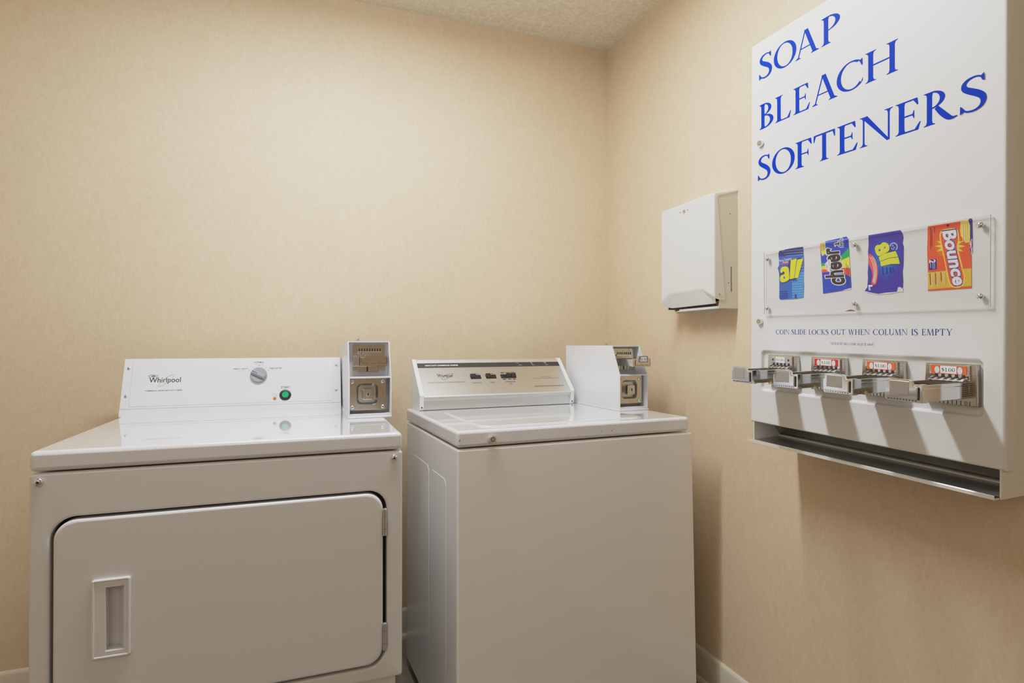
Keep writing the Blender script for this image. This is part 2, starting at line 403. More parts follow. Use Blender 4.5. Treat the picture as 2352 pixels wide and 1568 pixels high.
def glyph(gb, fr, ch, a0, a1, b0, b1, c, m):
    g = GLY[ch]; x0, x1 = gbox(g)
    for i, p in enumerate(g): gb.poly(fr, [(a0+(x-x0)/(x1-x0)*(a1-a0), b0+y*(b1-b0)) for x, y in p], c+i*LIFT, m)   # strokes overlap: keep them a hair apart
def serif(gb, fr, body, a0, a1, b0, b1, c, m, gap=.09, space=.36):
    x = 0; seq = []
    for ch in body:
        if ch == ' ': x += space; continue
        l, r = gbox(GLY[ch]); seq.append((ch, x, x+r-l)); x += r-l+gap
    w = x-gap
    for ch, s, e in seq: glyph(gb, fr, ch, a0+s/w*(a1-a0), a0+e/w*(a1-a0), b0, b1, c, m)

# ------------------------------------------------------------------ small hardware
def screw(fr, a, b, r, h=None, c=0.0, m=None, parent=None, name='screw', slot=True, S=None):
    g = G(S); h = h or r*.55
    g.lathe(fr, a, b, [(r, c), (r, c+h*.35), (r*.85, c+h*.75), (r*.5, c+h), (r*.34, c+h*1.02)], m or MT['zinc'], 18)
    if slot: g.lathe(fr, a, b, [(r*.30, c+h*1.03), (r*.29, c+h*1.05)], MT['dark'], 6)
    return g.build(name, parent, 50)
def tubular_lock(fr, a, b, r, h, parent, c=0.0, S=None):
    g = G(S)
    g.lathe(fr, a, b, [(r, c), (r, c+h*.55), (r*.86, c+h), (r*.52, c+h), (r*.50, c+h*.9)], MT['chrome'], 26)
    g.lathe(fr, a, b, [(r*.50, c+h*.92), (r*.40, c+h*.92)], MT['dark'], 22)
    g.lathe(fr, a, b, [(r*.40, c+h*.85), (r*.40, c+h*1.02), (r*.33, c+h*1.05)], MT['satin'], 22)
    g.box(fr, a-r*.58, a-r*.40, b-r*.09, b+r*.09, c+h*.95, c+h*1.03, MT['dark'])
    return g.build('lock', parent, 40)

PK={'1': [
('p','navy',[(0.0933,0.4326),(0.11,0.4329),(0.1137,0.4347),(0.1424,0.434),(0.1632,0.4329),(0.1645,0.4097),(0.0914,0.4171),(0.091,0.4261)]),
('p','blue',[(0.0918,0.4186),(0.1645,0.4154),(0.1656,0.3925),(0.1647,0.3727),(0.0931,0.3766),(0.0884,0.392),(0.0928,0.3976)]),
('p','sky',[(0.0935,0.3796),(0.1647,0.3756),(0.1643,0.35),(0.1655,0.347),(0.1637,0.3144),(0.142,0.3127),(0.0966,0.3129),(0.0928,0.3168)]),
('p','blue',[(0.0939,0.3556),(0.1315,0.3555),(0.1323,0.3147),(0.0966,0.3136),(0.0932,0.3183)]),
('p','pale',[(0.1008,0.4305),(0.1645,0.4267),(0.1645,0.4259),(0.1008,0.4301)]),
('p','pale',[(0.1082,0.4242),(0.1645,0.421),(0.1645,0.4202),(0.1082,0.4237)]),
('p','pale',[(0.1155,0.4179),(0.1645,0.4154),(0.1645,0.4145),(0.1155,0.4174)]),
('p','pale',[(0.1245,0.4101),(0.1645,0.4083),(0.1645,0.4074),(0.1245,0.4097)]),
('p','pale',[(0.1423,0.4021),(0.1645,0.4012),(0.1644,0.4003),(0.1423,0.4016)]),
('p','pale',[(0.1423,0.3949),(0.1644,0.3941),(0.1644,0.3932),(0.1423,0.3944)]),
('p','pale',[(0.1422,0.3877),(0.1644,0.387),(0.1644,0.3861),(0.1422,0.3872)]),
('p','pale',[(0.1422,0.3804),(0.1644,0.3799),(0.1644,0.379),(0.1422,0.38)]),
('p','pale',[(0.1316,0.3734),(0.1644,0.3727),(0.1644,0.3719),(0.1316,0.373)]),
('p','pale',[(0.1315,0.3669),(0.1644,0.3663),(0.1644,0.3655),(0.1315,0.3665)]),
('p','pale',[(0.1315,0.3603),(0.1643,0.3599),(0.1643,0.3591),(0.1315,0.3599)]),
('p','pale',[(0.1315,0.3545),(0.1643,0.3543),(0.1643,0.3534),(0.1315,0.3541)]),
('p','pale',[(0.1315,0.348),(0.1643,0.3478),(0.1643,0.347),(0.1315,0.3475)]),
('p','pale',[(0.1315,0.3421),(0.1643,0.3422),(0.1643,0.3413),(0.1315,0.3417)]),
('p','pale',[(0.1314,0.3363),(0.1643,0.3365),(0.1643,0.3356),(0.1314,0.3359)]),
('p','pale',[(0.1314,0.3305),(0.1643,0.3308),(0.1643,0.3299),(0.1314,0.33)]),
('p','pale',[(0.1314,0.3247),(0.1642,0.3251),(0.1642,0.3242),(0.1314,0.3242)]),
('p','pale',[(0.1314,0.3188),(0.1642,0.3194),(0.1642,0.3185),(0.1314,0.3184)]),
('p','navy',[(0.1227,0.406),(0.1476,0.4096),(0.1657,0.4074),(0.1509,0.3597),(0.1243,0.3568),(0.1023,0.3512),(0.094,0.3586),(0.0935,0.384),(0.1044,0.3948),(0.1208,0.3931)]),
('p','yellow',[(0.0969,0.3867),(0.1025,0.3928),(0.1136,0.3931),(0.1226,0.3885),(0.124,0.3605),(0.1162,0.3568),(0.1042,0.3541),(0.0968,0.3576),(0.0953,0.3675),(0.0996,0.373),(0.1089,0.3736),(0.1102,0.3794),(0.1052,0.3821),(0.1024,0.378),(0.0965,0.3793)]),
('p','blue',[(0.1061,0.3687),(0.1107,0.369),(0.1113,0.3638),(0.107,0.3627)]),
('p','yellow',[(0.1285,0.4061),(0.1458,0.4077),(0.1372,0.362),(0.1249,0.3608)]),
('p','yellow',[(0.1472,0.4046),(0.1638,0.4058),(0.1495,0.3621),(0.1386,0.3622)]),
('t','white','More Cleaning',0.0,[(0.0947,0.4033),(0.1308,0.4051),(0.0929,0.411)]),
('t','white','Power',0.0,[(0.1053,0.3999),(0.1218,0.401),(0.1048,0.4059)]),
('p','red',[(0.0969,0.4008),(0.1227,0.4012),(0.1227,0.3984),(0.0969,0.3983)]),
('t','navy','ULTRA',0.01,[(0.1333,0.3542),(0.1474,0.3539),(0.1333,0.358)]),
('t','navy','1',0.02,[(0.1399,0.3143),(0.1447,0.3143),(0.1399,0.3233)]),
('p','navy',[(0.0957,0.3338),(0.1179,0.3333),(0.1179,0.3315),(0.0957,0.332)]),
('p','navy',[(0.0957,0.3286),(0.1179,0.3281),(0.1179,0.3263),(0.0957,0.3268)]),
('p','navy',[(0.0957,0.3234),(0.1179,0.323),(0.1179,0.3212),(0.0957,0.3216)]),
('p','navy',[(0.0957,0.3182),(0.1179,0.3178),(0.1178,0.316),(0.0957,0.3164)])],'2': [
('p','royal',[(0.2086,0.4332),(0.2228,0.4366),(0.2748,0.4396),(0.2788,0.4348),(0.2827,0.3796),(0.2862,0.3285),(0.2848,0.3273),(0.266,0.324),(0.2168,0.3204),(0.2148,0.3542)]),
('p','paper',[(0.2862,0.3285),(0.2862,0.3256),(0.2645,0.3234),(0.2704,0.3257)]),
('p','lemon',[(0.2086,0.4332),(0.2224,0.4364),(0.2239,0.4133),(0.2236,0.4065),(0.2212,0.4096),(0.2189,0.4051),(0.217,0.408),(0.2151,0.404),(0.2113,0.4149)]),
('p','lemon',[(0.2128,0.3821),(0.2344,0.3836),(0.2344,0.3734),(0.2133,0.3746)]),
('p','green',[(0.2128,0.3884),(0.2344,0.3896),(0.2344,0.3833),(0.2128,0.382)]),
('p','tomato',[(0.2134,0.3749),(0.2344,0.3741),(0.2344,0.368),(0.2141,0.3682)]),
('p','green',[(0.2805,0.414),(0.2817,0.3953),(0.2586,0.3886),(0.2556,0.3959)]),
('p','lemon',[(0.2817,0.3953),(0.2834,0.3714),(0.2645,0.3734),(0.2601,0.389)]),
('p','tomato',[(0.2645,0.3737),(0.2831,0.3715),(0.2844,0.3521),(0.2689,0.3607)]),
('t','tomato','INTENSE',0.01,[(0.216,0.4164),(0.2142,0.4344),(0.2113,0.4166)]),
('p','royal',[(0.2173,0.4169),(0.2167,0.4334),(0.2177,0.4332),(0.2183,0.4168)]),
('p','royal',[(0.2198,0.4179),(0.2192,0.4337),(0.2202,0.4336),(0.2208,0.4178)]),
('t','white','cheer',0.075,[(0.2762,0.3347),(0.2575,0.4214),(0.2258,0.3369)]),
('t','black','cheer',0.035,[(0.274,0.3366),(0.2564,0.4199),(0.2272,0.3384)]),
('p','white',[(0.2439,0.4301),(0.2536,0.4302),(0.2536,0.4327),(0.2584,0.4329),(0.2595,0.42),(0.2548,0.4199),(0.2545,0.4239),(0.2482,0.4238),(0.2494,0.4209),(0.2467,0.4208)]),
('p','black',[(0.2458,0.4286),(0.2548,0.4285),(0.2548,0.4313),(0.2572,0.4314),(0.2581,0.4213),(0.256,0.4213),(0.2554,0.4251),(0.2467,0.4252)]),
('t','white','LOAD',0.06,[(0.2675,0.4168),(0.2678,0.4376),(0.2586,0.4178)]),
('t','black','LOAD',0.015,[(0.2666,0.418),(0.2666,0.4367),(0.2601,0.4186)]),
('p','white',[(0.222,0.3863),(0.2321,0.396),(0.2367,0.3941),(0.2367,0.3658),(0.2298,0.3692),(0.2259,0.3723)]),
('t','black','Triple',0.01,[(0.2313,0.3706),(0.2279,0.3859),(0.227,0.3705)]),
('t','black','Color Guard',0.01,[(0.2382,0.365),(0.2321,0.3946),(0.2347,0.3649)]),
('p','navy',[(0.2762,0.3305),(0.274,0.3832),(0.2749,0.3831),(0.2772,0.3304)]),
('p','navy',[(0.2802,0.3302),(0.2779,0.3775),(0.2788,0.3774),(0.2811,0.3302)]),
('p','navy',[(0.2726,0.4174),(0.2716,0.4307),(0.2725,0.4306),(0.2736,0.4173)]),
('p','navy',[(0.2762,0.4169),(0.2756,0.4314),(0.2765,0.4313),(0.2772,0.4168)])],'3': [
('p','paper',[(0.3166,0.3193),(0.3209,0.3159),(0.3316,0.314),(0.3448,0.3104),(0.3727,0.3108),(0.3874,0.3129),(0.397,0.3129),(0.3968,0.3218),(0.3395,0.3247)]),
('p','violet',[(0.3249,0.4341),(0.3914,0.4337),(0.3956,0.4253),(0.3968,0.418),(0.3951,0.4076),(0.3975,0.4002),(0.3969,0.367),(0.3952,0.3505),(0.3964,0.3349),(0.3958,0.3181),(0.391,0.3234),(0.3868,0.3231),(0.3844,0.3137),(0.3627,0.3135),(0.3461,0.3118),(0.3263,0.3166),(0.3166,0.32),(0.3223,0.3272),(0.3239,0.3448),(0.3233,0.3574),(0.3249,0.3825),(0.324,0.4003),(0.3252,0.4152)]),
('p','v0',[(0.3927,0.377),(0.3919,0.3675),(0.3896,0.3587),(0.3858,0.3509),(0.3807,0.3445),(0.3745,0.3399),(0.3675,0.3372),(0.3601,0.3367),(0.3526,0.3385),(0.3454,0.3424),(0.3389,0.3483),(0.3333,0.3559),(0.3291,0.3649),(0.3265,0.3747),(0.3256,0.3849),(0.3265,0.3949),(0.3291,0.4041),(0.3333,0.4121),(0.3388,0.4184),(0.3453,0.4228),(0.3525,0.425),(0.36,0.4249),(0.3674,0.4227),(0.3744,0.4184),(0.3806,0.4123),(0.3857,0.4047),(0.3895,0.396),(0.3919,0.3866)]),
('p','v1',[(0.3889,0.3774),(0.3882,0.3691),(0.3862,0.3612),(0.3828,0.3544),(0.3783,0.3487),(0.3728,0.3446),(0.3667,0.3423),(0.3601,0.3419),(0.3535,0.3435),(0.3472,0.3469),(0.3414,0.3522),(0.3365,0.3589),(0.3329,0.3668),(0.3306,0.3755),(0.3298,0.3844),(0.3306,0.3932),(0.3328,0.4013),(0.3365,0.4084),(0.3413,0.4139),(0.3471,0.4178),(0.3534,0.4197),(0.36,0.4197),(0.3666,0.4178),(0.3727,0.414),(0.3782,0.4087),(0.3827,0.402),(0.3861,0.3943),(0.3882,0.386)]),
('p','v2',[(0.3852,0.3779),(0.3846,0.3706),(0.3828,0.3638),(0.3798,0.3578),(0.3759,0.353),(0.3711,0.3494),(0.3658,0.3474),(0.3601,0.3471),(0.3544,0.3485),(0.3489,0.3515),(0.3439,0.356),(0.3397,0.3619),(0.3366,0.3687),(0.3346,0.3762),(0.3339,0.384),(0.3346,0.3915),(0.3365,0.3985),(0.3397,0.4046),(0.3439,0.4095),(0.3488,0.4128),(0.3543,0.4145),(0.36,0.4145),(0.3657,0.4129),(0.3711,0.4096),(0.3758,0.405),(0.3798,0.3992),(0.3827,0.3925),(0.3845,0.3853)]),
('p','v3',[(0.3814,0.3783),(0.3809,0.3722),(0.3793,0.3664),(0.3768,0.3613),(0.3735,0.3572),(0.3694,0.3542),(0.3649,0.3526),(0.3601,0.3523),(0.3553,0.3535),(0.3506,0.3561),(0.3464,0.3599),(0.3429,0.3648),(0.3402,0.3706),(0.3386,0.3769),(0.338,0.3835),(0.3386,0.3899),(0.3402,0.3958),(0.3429,0.4009),(0.3464,0.405),(0.3506,0.4079),(0.3552,0.4093),(0.36,0.4094),(0.3648,0.408),(0.3694,0.4052),(0.3734,0.4013),(0.3768,0.3964),(0.3793,0.3908),(0.3808,0.3846)]),
('p','v4',[(0.3776,0.3788),(0.3771,0.3737),(0.3759,0.369),(0.3738,0.3648),(0.3711,0.3615),(0.3678,0.359),(0.364,0.3577),(0.3601,0.3575),(0.3561,0.3585),(0.3524,0.3606),(0.3489,0.3638),(0.3461,0.3678),(0.3439,0.3725),(0.3425,0.3777),(0.3421,0.383),(0.3425,0.3882),(0.3439,0.393),(0.346,0.3972),(0.3489,0.4006),(0.3523,0.4029),(0.3561,0.4041),(0.3601,0.4042),(0.364,0.4031),(0.3677,0.4008),(0.371,0.3976),(0.3738,0.3936),(0.3758,0.389),(0.3771,0.384)]),
('p','v5',[(0.3737,0.3792),(0.3734,0.3753),(0.3724,0.3716),(0.3708,0.3684),(0.3686,0.3657),(0.3661,0.3639),(0.3632,0.3628),(0.3601,0.3627),(0.357,0.3635),(0.3541,0.3651),(0.3514,0.3676),(0.3492,0.3707),(0.3475,0.3744),(0.3465,0.3784),(0.3461,0.3825),(0.3465,0.3865),(0.3475,0.3903),(0.3492,0.3936),(0.3514,0.3962),(0.354,0.398),(0.357,0.399),(0.3601,0.399),(0.3631,0.3981),(0.366,0.3964),(0.3686,0.3939),(0.3708,0.3908),(0.3724,0.3872),(0.3734,0.3833)]),
('p','v6',[(0.3699,0.3797),(0.3696,0.3769),(0.3689,0.3742),(0.3677,0.3719),(0.3662,0.37),(0.3644,0.3687),(0.3623,0.368),(0.3601,0.3679),(0.3579,0.3684),(0.3558,0.3696),(0.3539,0.3714),(0.3523,0.3736),(0.3511,0.3762),(0.3504,0.3791),(0.3501,0.382),(0.3504,0.3849),(0.3511,0.3876),(0.3523,0.3899),(0.3539,0.3918),(0.3558,0.3931),(0.3579,0.3938),(0.3601,0.3938),(0.3623,0.3932),(0.3643,0.392),(0.3662,0.3902),(0.3677,0.388),(0.3689,0.3854),(0.3696,0.3826)]),
('p','v7',[(0.366,0.3802),(0.3658,0.3785),(0.3654,0.3769),(0.3647,0.3755),(0.3638,0.3744),(0.3626,0.3736),(0.3614,0.3731),(0.3601,0.3731),(0.3588,0.3734),(0.3575,0.3741),(0.3564,0.3752),(0.3554,0.3765),(0.3547,0.3781),(0.3543,0.3798),(0.3541,0.3816),(0.3543,0.3833),(0.3547,0.3849),(0.3554,0.3863),(0.3564,0.3874),(0.3575,0.3882),(0.3588,0.3886),(0.3601,0.3886),(0.3614,0.3883),(0.3626,0.3875),(0.3637,0.3865),(0.3647,0.3851),(0.3654,0.3836),(0.3658,0.3819)]),
('p','navy',[(0.3371,0.406),(0.3414,0.4129),(0.3505,0.412),(0.353,0.4159),(0.3603,0.4161),(0.3682,0.4109),(0.3707,0.4014),(0.3824,0.3953),(0.3883,0.3823),(0.3912,0.3676),(0.3726,0.3687),(0.3509,0.3664),(0.346,0.3875)]),
('p','yellow2',[(0.3382,0.4059),(0.3423,0.4115),(0.3511,0.4109),(0.3539,0.4148),(0.36,0.4151),(0.3673,0.4104),(0.3698,0.4016),(0.3676,0.3952),(0.3588,0.392),(0.3469,0.3876),(0.3414,0.3942)]),
('p','v4',[(0.3462,0.4011),(0.3486,0.403),(0.3511,0.4019),(0.3505,0.3983),(0.3475,0.3982)]),
('p','v4',[(0.3573,0.4033),(0.3594,0.4057),(0.3616,0.4066),(0.3616,0.4039),(0.3588,0.4021)]),
('p','yellow2',[(0.347,0.3867),(0.3601,0.3921),(0.3818,0.3943),(0.3871,0.3825),(0.3689,0.3825),(0.3496,0.3776)]),
('p','yellow2',[(0.3501,0.3766),(0.3689,0.3813),(0.3875,0.3812),(0.3903,0.3683),(0.3726,0.3697),(0.3521,0.3674)]),
('p','coral',[(0.3252,0.3951),(0.3289,0.3956),(0.3342,0.3914),(0.3405,0.3819),(0.3454,0.3677),(0.346,0.3515),(0.3424,0.332),(0.3349,0.3298),(0.3311,0.3366),(0.3342,0.3489),(0.3323,0.3616),(0.3244,0.3769)]),
('p','paper',[(0.3271,0.3898),(0.3337,0.3765),(0.3366,0.3612),(0.3369,0.3486),(0.3337,0.3364),(0.3351,0.3363),(0.3382,0.3485),(0.3379,0.361),(0.335,0.3763),(0.3284,0.3896)]),
('p','paper',[(0.3304,0.3898),(0.3369,0.3774),(0.3394,0.3617),(0.3391,0.3484),(0.3358,0.335),(0.3371,0.3348),(0.3404,0.3483),(0.3407,0.3616),(0.3382,0.3772),(0.3318,0.3896)]),
('p','paper',[(0.3336,0.3898),(0.3399,0.3782),(0.342,0.3623),(0.3412,0.3482),(0.3376,0.3336),(0.339,0.3335),(0.3425,0.3481),(0.3433,0.3621),(0.3413,0.3781),(0.3349,0.3897)]),
('p','pale',[(0.37,0.4082),(0.3723,0.4079),(0.3723,0.405),(0.37,0.4053)]),
('p','pale',[(0.3718,0.4107),(0.374,0.4104),(0.374,0.4075),(0.3718,0.4078)]),
('p','pale',[(0.3745,0.4121),(0.3767,0.4118),(0.3767,0.4089),(0.3745,0.4092)]),
('p','pale',[(0.3776,0.412),(0.3799,0.4117),(0.3799,0.4088),(0.3777,0.4091)]),
('p','pale',[(0.3807,0.4106),(0.3829,0.4103),(0.3829,0.4074),(0.3807,0.4077)]),
('p','pale',[(0.383,0.4081),(0.3852,0.4078),(0.3852,0.4049),(0.383,0.4052)]),
('p','pale',[(0.3842,0.405),(0.3864,0.4047),(0.3864,0.4018),(0.3842,0.4021)]),
('p','pale',[(0.3841,0.4018),(0.3863,0.4015),(0.3863,0.3986),(0.3841,0.3989)]),
('p','pale',[(0.3827,0.3991),(0.3848,0.3988),(0.3848,0.3959),(0.3827,0.3962)]),
('p','white',[(0.3755,0.4066),(0.377,0.4064),(0.377,0.4044),(0.3755,0.4046)]),
('p','white',[(0.3786,0.4025),(0.3801,0.4023),(0.3801,0.4004),(0.3786,0.4006)]),
('p','white',[(0.3737,0.4008),(0.3752,0.4006),(0.3752,0.3987),(0.3737,0.3989)]),
('p','white',[(0.3768,0.3992),(0.3783,0.399),(0.3783,0.397),(0.3768,0.3972)]),
('p','navy',[(0.3544,0.3655),(0.3562,0.3658),(0.3572,0.3505),(0.3554,0.35)]),
('p','navy',[(0.3626,0.3647),(0.3644,0.365),(0.3654,0.3513),(0.3637,0.3509)]),
('p','navy',[(0.3701,0.3639),(0.3719,0.3642),(0.3729,0.3521),(0.3712,0.3516)]),
('p','navy',[(0.3751,0.3633),(0.3768,0.3637),(0.3778,0.3526),(0.3761,0.3521)]),
('t','white','1',0.03,[(0.3249,0.3314),(0.3255,0.3276),(0.334,0.3314)]),
('p','pale',[(0.3252,0.327),(0.3292,0.3273),(0.3303,0.3203),(0.3263,0.32)])],'4': [
('p','navy2',[(0.5106,0.4322),(0.5142,0.4339),(0.5169,0.4325),(0.5178,0.3999),(0.5177,0.3731),(0.5145,0.3759),(0.5112,0.4161)]),
('p','pale',[(0.5144,0.3945),(0.5175,0.3987),(0.5177,0.3708),(0.5158,0.3745)]),
('p','orange',[(0.4424,0.4323),(0.5113,0.4318),(0.5133,0.4204),(0.514,0.3759),(0.5161,0.3687),(0.5166,0.3115),(0.4433,0.3114),(0.4432,0.3404),(0.4415,0.3904),(0.4422,0.409)]),
('p','amber',[(0.4432,0.346),(0.5163,0.3465),(0.5164,0.3155),(0.4434,0.3144)]),
('p','yel',[(0.4988,0.4309),(0.5111,0.4318),(0.5138,0.4214),(0.5139,0.3923),(0.5011,0.3924),(0.4981,0.4147)]),
('p','g0',[(0.507,0.3862),(0.5064,0.3807),(0.5044,0.3756),(0.5012,0.3712),(0.497,0.3677),(0.4918,0.3653),(0.4859,0.3641),(0.4797,0.3642),(0.4734,0.3655),(0.4674,0.3682),(0.4619,0.372),(0.4573,0.3767),(0.4538,0.3822),(0.4516,0.3881),(0.4508,0.3941),(0.4515,0.3999),(0.4537,0.4052),(0.4572,0.4097),(0.4618,0.4131),(0.4672,0.4154),(0.4733,0.4163),(0.4795,0.416),(0.4858,0.4143),(0.4916,0.4115),(0.4968,0.4076),(0.5011,0.4029),(0.5043,0.3976),(0.5063,0.392)]),
('p','g1',[(0.5026,0.3869),(0.502,0.3822),(0.5004,0.378),(0.4977,0.3743),(0.4941,0.3714),(0.4898,0.3694),(0.4849,0.3684),(0.4797,0.3685),(0.4745,0.3697),(0.4695,0.3719),(0.4649,0.375),(0.4611,0.379),(0.4582,0.3835),(0.4564,0.3884),(0.4557,0.3934),(0.4563,0.3982),(0.4581,0.4026),(0.461,0.4063),(0.4648,0.4092),(0.4693,0.4111),(0.4743,0.4119),(0.4796,0.4116),(0.4847,0.4103),(0.4896,0.4079),(0.494,0.4047),(0.4976,0.4008),(0.5003,0.3964),(0.502,0.3917)]),
('p','g2',[(0.4981,0.3875),(0.4976,0.3838),(0.4963,0.3804),(0.4941,0.3774),(0.4912,0.3751),(0.4878,0.3735),(0.4839,0.3727),(0.4797,0.3728),(0.4755,0.3738),(0.4715,0.3755),(0.4679,0.3781),(0.4648,0.3812),(0.4625,0.3849),(0.4611,0.3888),(0.4606,0.3927),(0.4611,0.3966),(0.4625,0.4001),(0.4648,0.403),(0.4678,0.4054),(0.4714,0.4069),(0.4754,0.4075),(0.4796,0.4073),(0.4837,0.4063),(0.4876,0.4044),(0.4911,0.4018),(0.494,0.3987),(0.4962,0.3951),(0.4976,0.3913)]),
('p','g3',[(0.4935,0.3881),(0.4932,0.3853),(0.4922,0.3828),(0.4905,0.3806),(0.4884,0.3788),(0.4857,0.3776),(0.4828,0.377),(0.4797,0.3771),(0.4766,0.3778),(0.4736,0.3792),(0.4708,0.3811),(0.4686,0.3835),(0.4669,0.3862),(0.4658,0.3891),(0.4654,0.3921),(0.4658,0.3949),(0.4668,0.3975),(0.4685,0.3998),(0.4708,0.4015),(0.4735,0.4027),(0.4765,0.4032),(0.4796,0.403),(0.4827,0.4022),(0.4857,0.4008),(0.4883,0.3989),(0.4905,0.3965),(0.4921,0.3939),(0.4932,0.391)]),
('p','g4',[(0.4889,0.3888),(0.4887,0.3869),(0.488,0.3852),(0.4869,0.3837),(0.4855,0.3825),(0.4837,0.3818),(0.4818,0.3814),(0.4797,0.3814),(0.4776,0.3819),(0.4756,0.3828),(0.4738,0.3841),(0.4723,0.3857),(0.4712,0.3875),(0.4704,0.3894),(0.4702,0.3914),(0.4704,0.3933),(0.4711,0.395),(0.4723,0.3965),(0.4737,0.3977),(0.4755,0.3984),(0.4775,0.3988),(0.4796,0.3987),(0.4817,0.3982),(0.4837,0.3973),(0.4854,0.396),(0.4869,0.3944),(0.488,0.3926),(0.4887,0.3907)]),
('p','yel',[(0.5065,0.3863),(0.4949,0.3852),(0.5032,0.3774),(0.4913,0.381),(0.4941,0.3716),(0.485,0.3791),(0.4814,0.3706),(0.4777,0.3801),(0.4683,0.3748),(0.4712,0.3837),(0.4586,0.3832),(0.4675,0.389),(0.4549,0.3935),(0.4675,0.3945),(0.4585,0.4028),(0.4712,0.3988),(0.4682,0.4085),(0.4776,0.4006),(0.4813,0.4091),(0.4849,0.3995),(0.494,0.4045),(0.4912,0.3959),(0.5032,0.3962),(0.4948,0.3907)]),
('p','yel',[(0.4607,0.4221),(0.4934,0.422),(0.4973,0.4006),(0.4941,0.3845),(0.5012,0.3564),(0.5029,0.3467),(0.5067,0.3322),(0.5052,0.3194),(0.4976,0.3134),(0.4866,0.3142),(0.4799,0.3225),(0.4753,0.3459),(0.4701,0.3744)]),
('p','orange',[(0.463,0.4205),(0.4917,0.4205),(0.4953,0.4009),(0.4921,0.3848),(0.4991,0.3566),(0.501,0.3469),(0.5047,0.3324),(0.503,0.3213),(0.4965,0.3159),(0.4872,0.3162),(0.4816,0.3236),(0.477,0.3458),(0.4718,0.3742)]),
('t','plum','Bounce',0.075,[(0.4661,0.4205),(0.4855,0.3161),(0.492,0.4198)]),
('t','white','Bounce',0.035,[(0.4675,0.4185),(0.4866,0.3182),(0.4909,0.418)]),
('p','plum',[(0.4447,0.3695),(0.4582,0.3695),(0.4587,0.3506),(0.4452,0.3504)]),
('t','white','2',0.03,[(0.4455,0.3694),(0.4456,0.3632),(0.4568,0.3687)]),
('p','plum',[(0.4747,0.4288),(0.4778,0.4307),(0.4806,0.4281),(0.4786,0.4269),(0.4784,0.4249),(0.4764,0.4253),(0.4764,0.4272)]),
('p','coral2',[(0.5134,0.3959),(0.517,0.3942),(0.5176,0.3848),(0.5145,0.3805),(0.5126,0.382)]),
('p','white',[(0.5136,0.3941),(0.516,0.3926),(0.5163,0.3855),(0.5139,0.3824)]),
('p','navy2',[(0.5139,0.3929),(0.5153,0.3915),(0.5144,0.3887)]),
('p','navy2',[(0.5134,0.3871),(0.5153,0.3874),(0.5139,0.3832)]),
('p','rust',[(0.4537,0.43),(0.4547,0.4298),(0.4553,0.4187),(0.4543,0.4188)]),
('p','rust',[(0.4466,0.4306),(0.4476,0.4304),(0.4483,0.3895),(0.4473,0.3896)]),
('p','rust',[(0.4489,0.4265),(0.45,0.4263),(0.4507,0.3941),(0.4496,0.3943)]),
('p','rust',[(0.4463,0.3438),(0.4474,0.3437),(0.4483,0.3225),(0.4472,0.3226)]),
('p','cream',[(0.4499,0.3435),(0.451,0.3434),(0.4519,0.3167),(0.4508,0.3168)]),
('p','cream',[(0.4529,0.3438),(0.4539,0.3437),(0.4548,0.3171),(0.4538,0.3172)]),
('p','rust',[(0.4562,0.3441),(0.4572,0.344),(0.4581,0.3224),(0.457,0.3225)]),
('p','cream',[(0.4593,0.3438),(0.4604,0.3437),(0.4613,0.3185),(0.4602,0.3185)]),
('p','cream',[(0.4622,0.3441),(0.4633,0.344),(0.4642,0.3183),(0.4631,0.3183)]),
('p','rust',[(0.4657,0.3444),(0.4667,0.3443),(0.4676,0.3278),(0.4665,0.3279)]),
('p','cream',[(0.4703,0.344),(0.4713,0.3439),(0.4722,0.3207),(0.4712,0.3208)]),
('p','cream',[(0.4726,0.3438),(0.4736,0.3437),(0.4745,0.3205),(0.4734,0.3206)]),
('p','cream',[(0.5021,0.4288),(0.5031,0.4286),(0.504,0.3943),(0.503,0.3945)]),
('p','cream',[(0.5054,0.4288),(0.5063,0.4286),(0.5072,0.3956),(0.5062,0.3958)]),
('p','cream',[(0.5086,0.4294),(0.5095,0.4292),(0.5104,0.3963),(0.5094,0.3965)]),
('p','pale',[(0.4516,0.3643),(0.4527,0.3642),(0.4535,0.3518),(0.4525,0.3519)]),
('p','pale',[(0.4546,0.3628),(0.4556,0.3627),(0.4565,0.3515),(0.4554,0.3516)]),
('p','pale',[(0.4475,0.3623),(0.4485,0.3622),(0.4494,0.3541),(0.4483,0.3542)])]}
VORIG = (-.15, -1.018, .92336)
VROT = [[0.99961, -0.01464, -0.02385], [0.01409, 0.99964, -0.02271], [0.02418, 0.02237, 0.99946]]
LAMP_P = (-1.1, -.92, 2.37); LAMP_L = 1.2; LAMP_E = 8; DOWN_E = 31; LAMP_C = (.90, .945, 1.0)
FILL_P = (-1.9, -3.0, 2.15); FILL_T = (-.5, -.8, 1.0); FILL_E = 10; FILL_C = (1.0, .95, .90)
CURVE = [(0, 0), (.10, .10), (.20, .20), (.30, .295), (.50, .46), (.75, .60), (1.0, .69), (1.5, .79), (2.2, .88), (3.0, .95)]

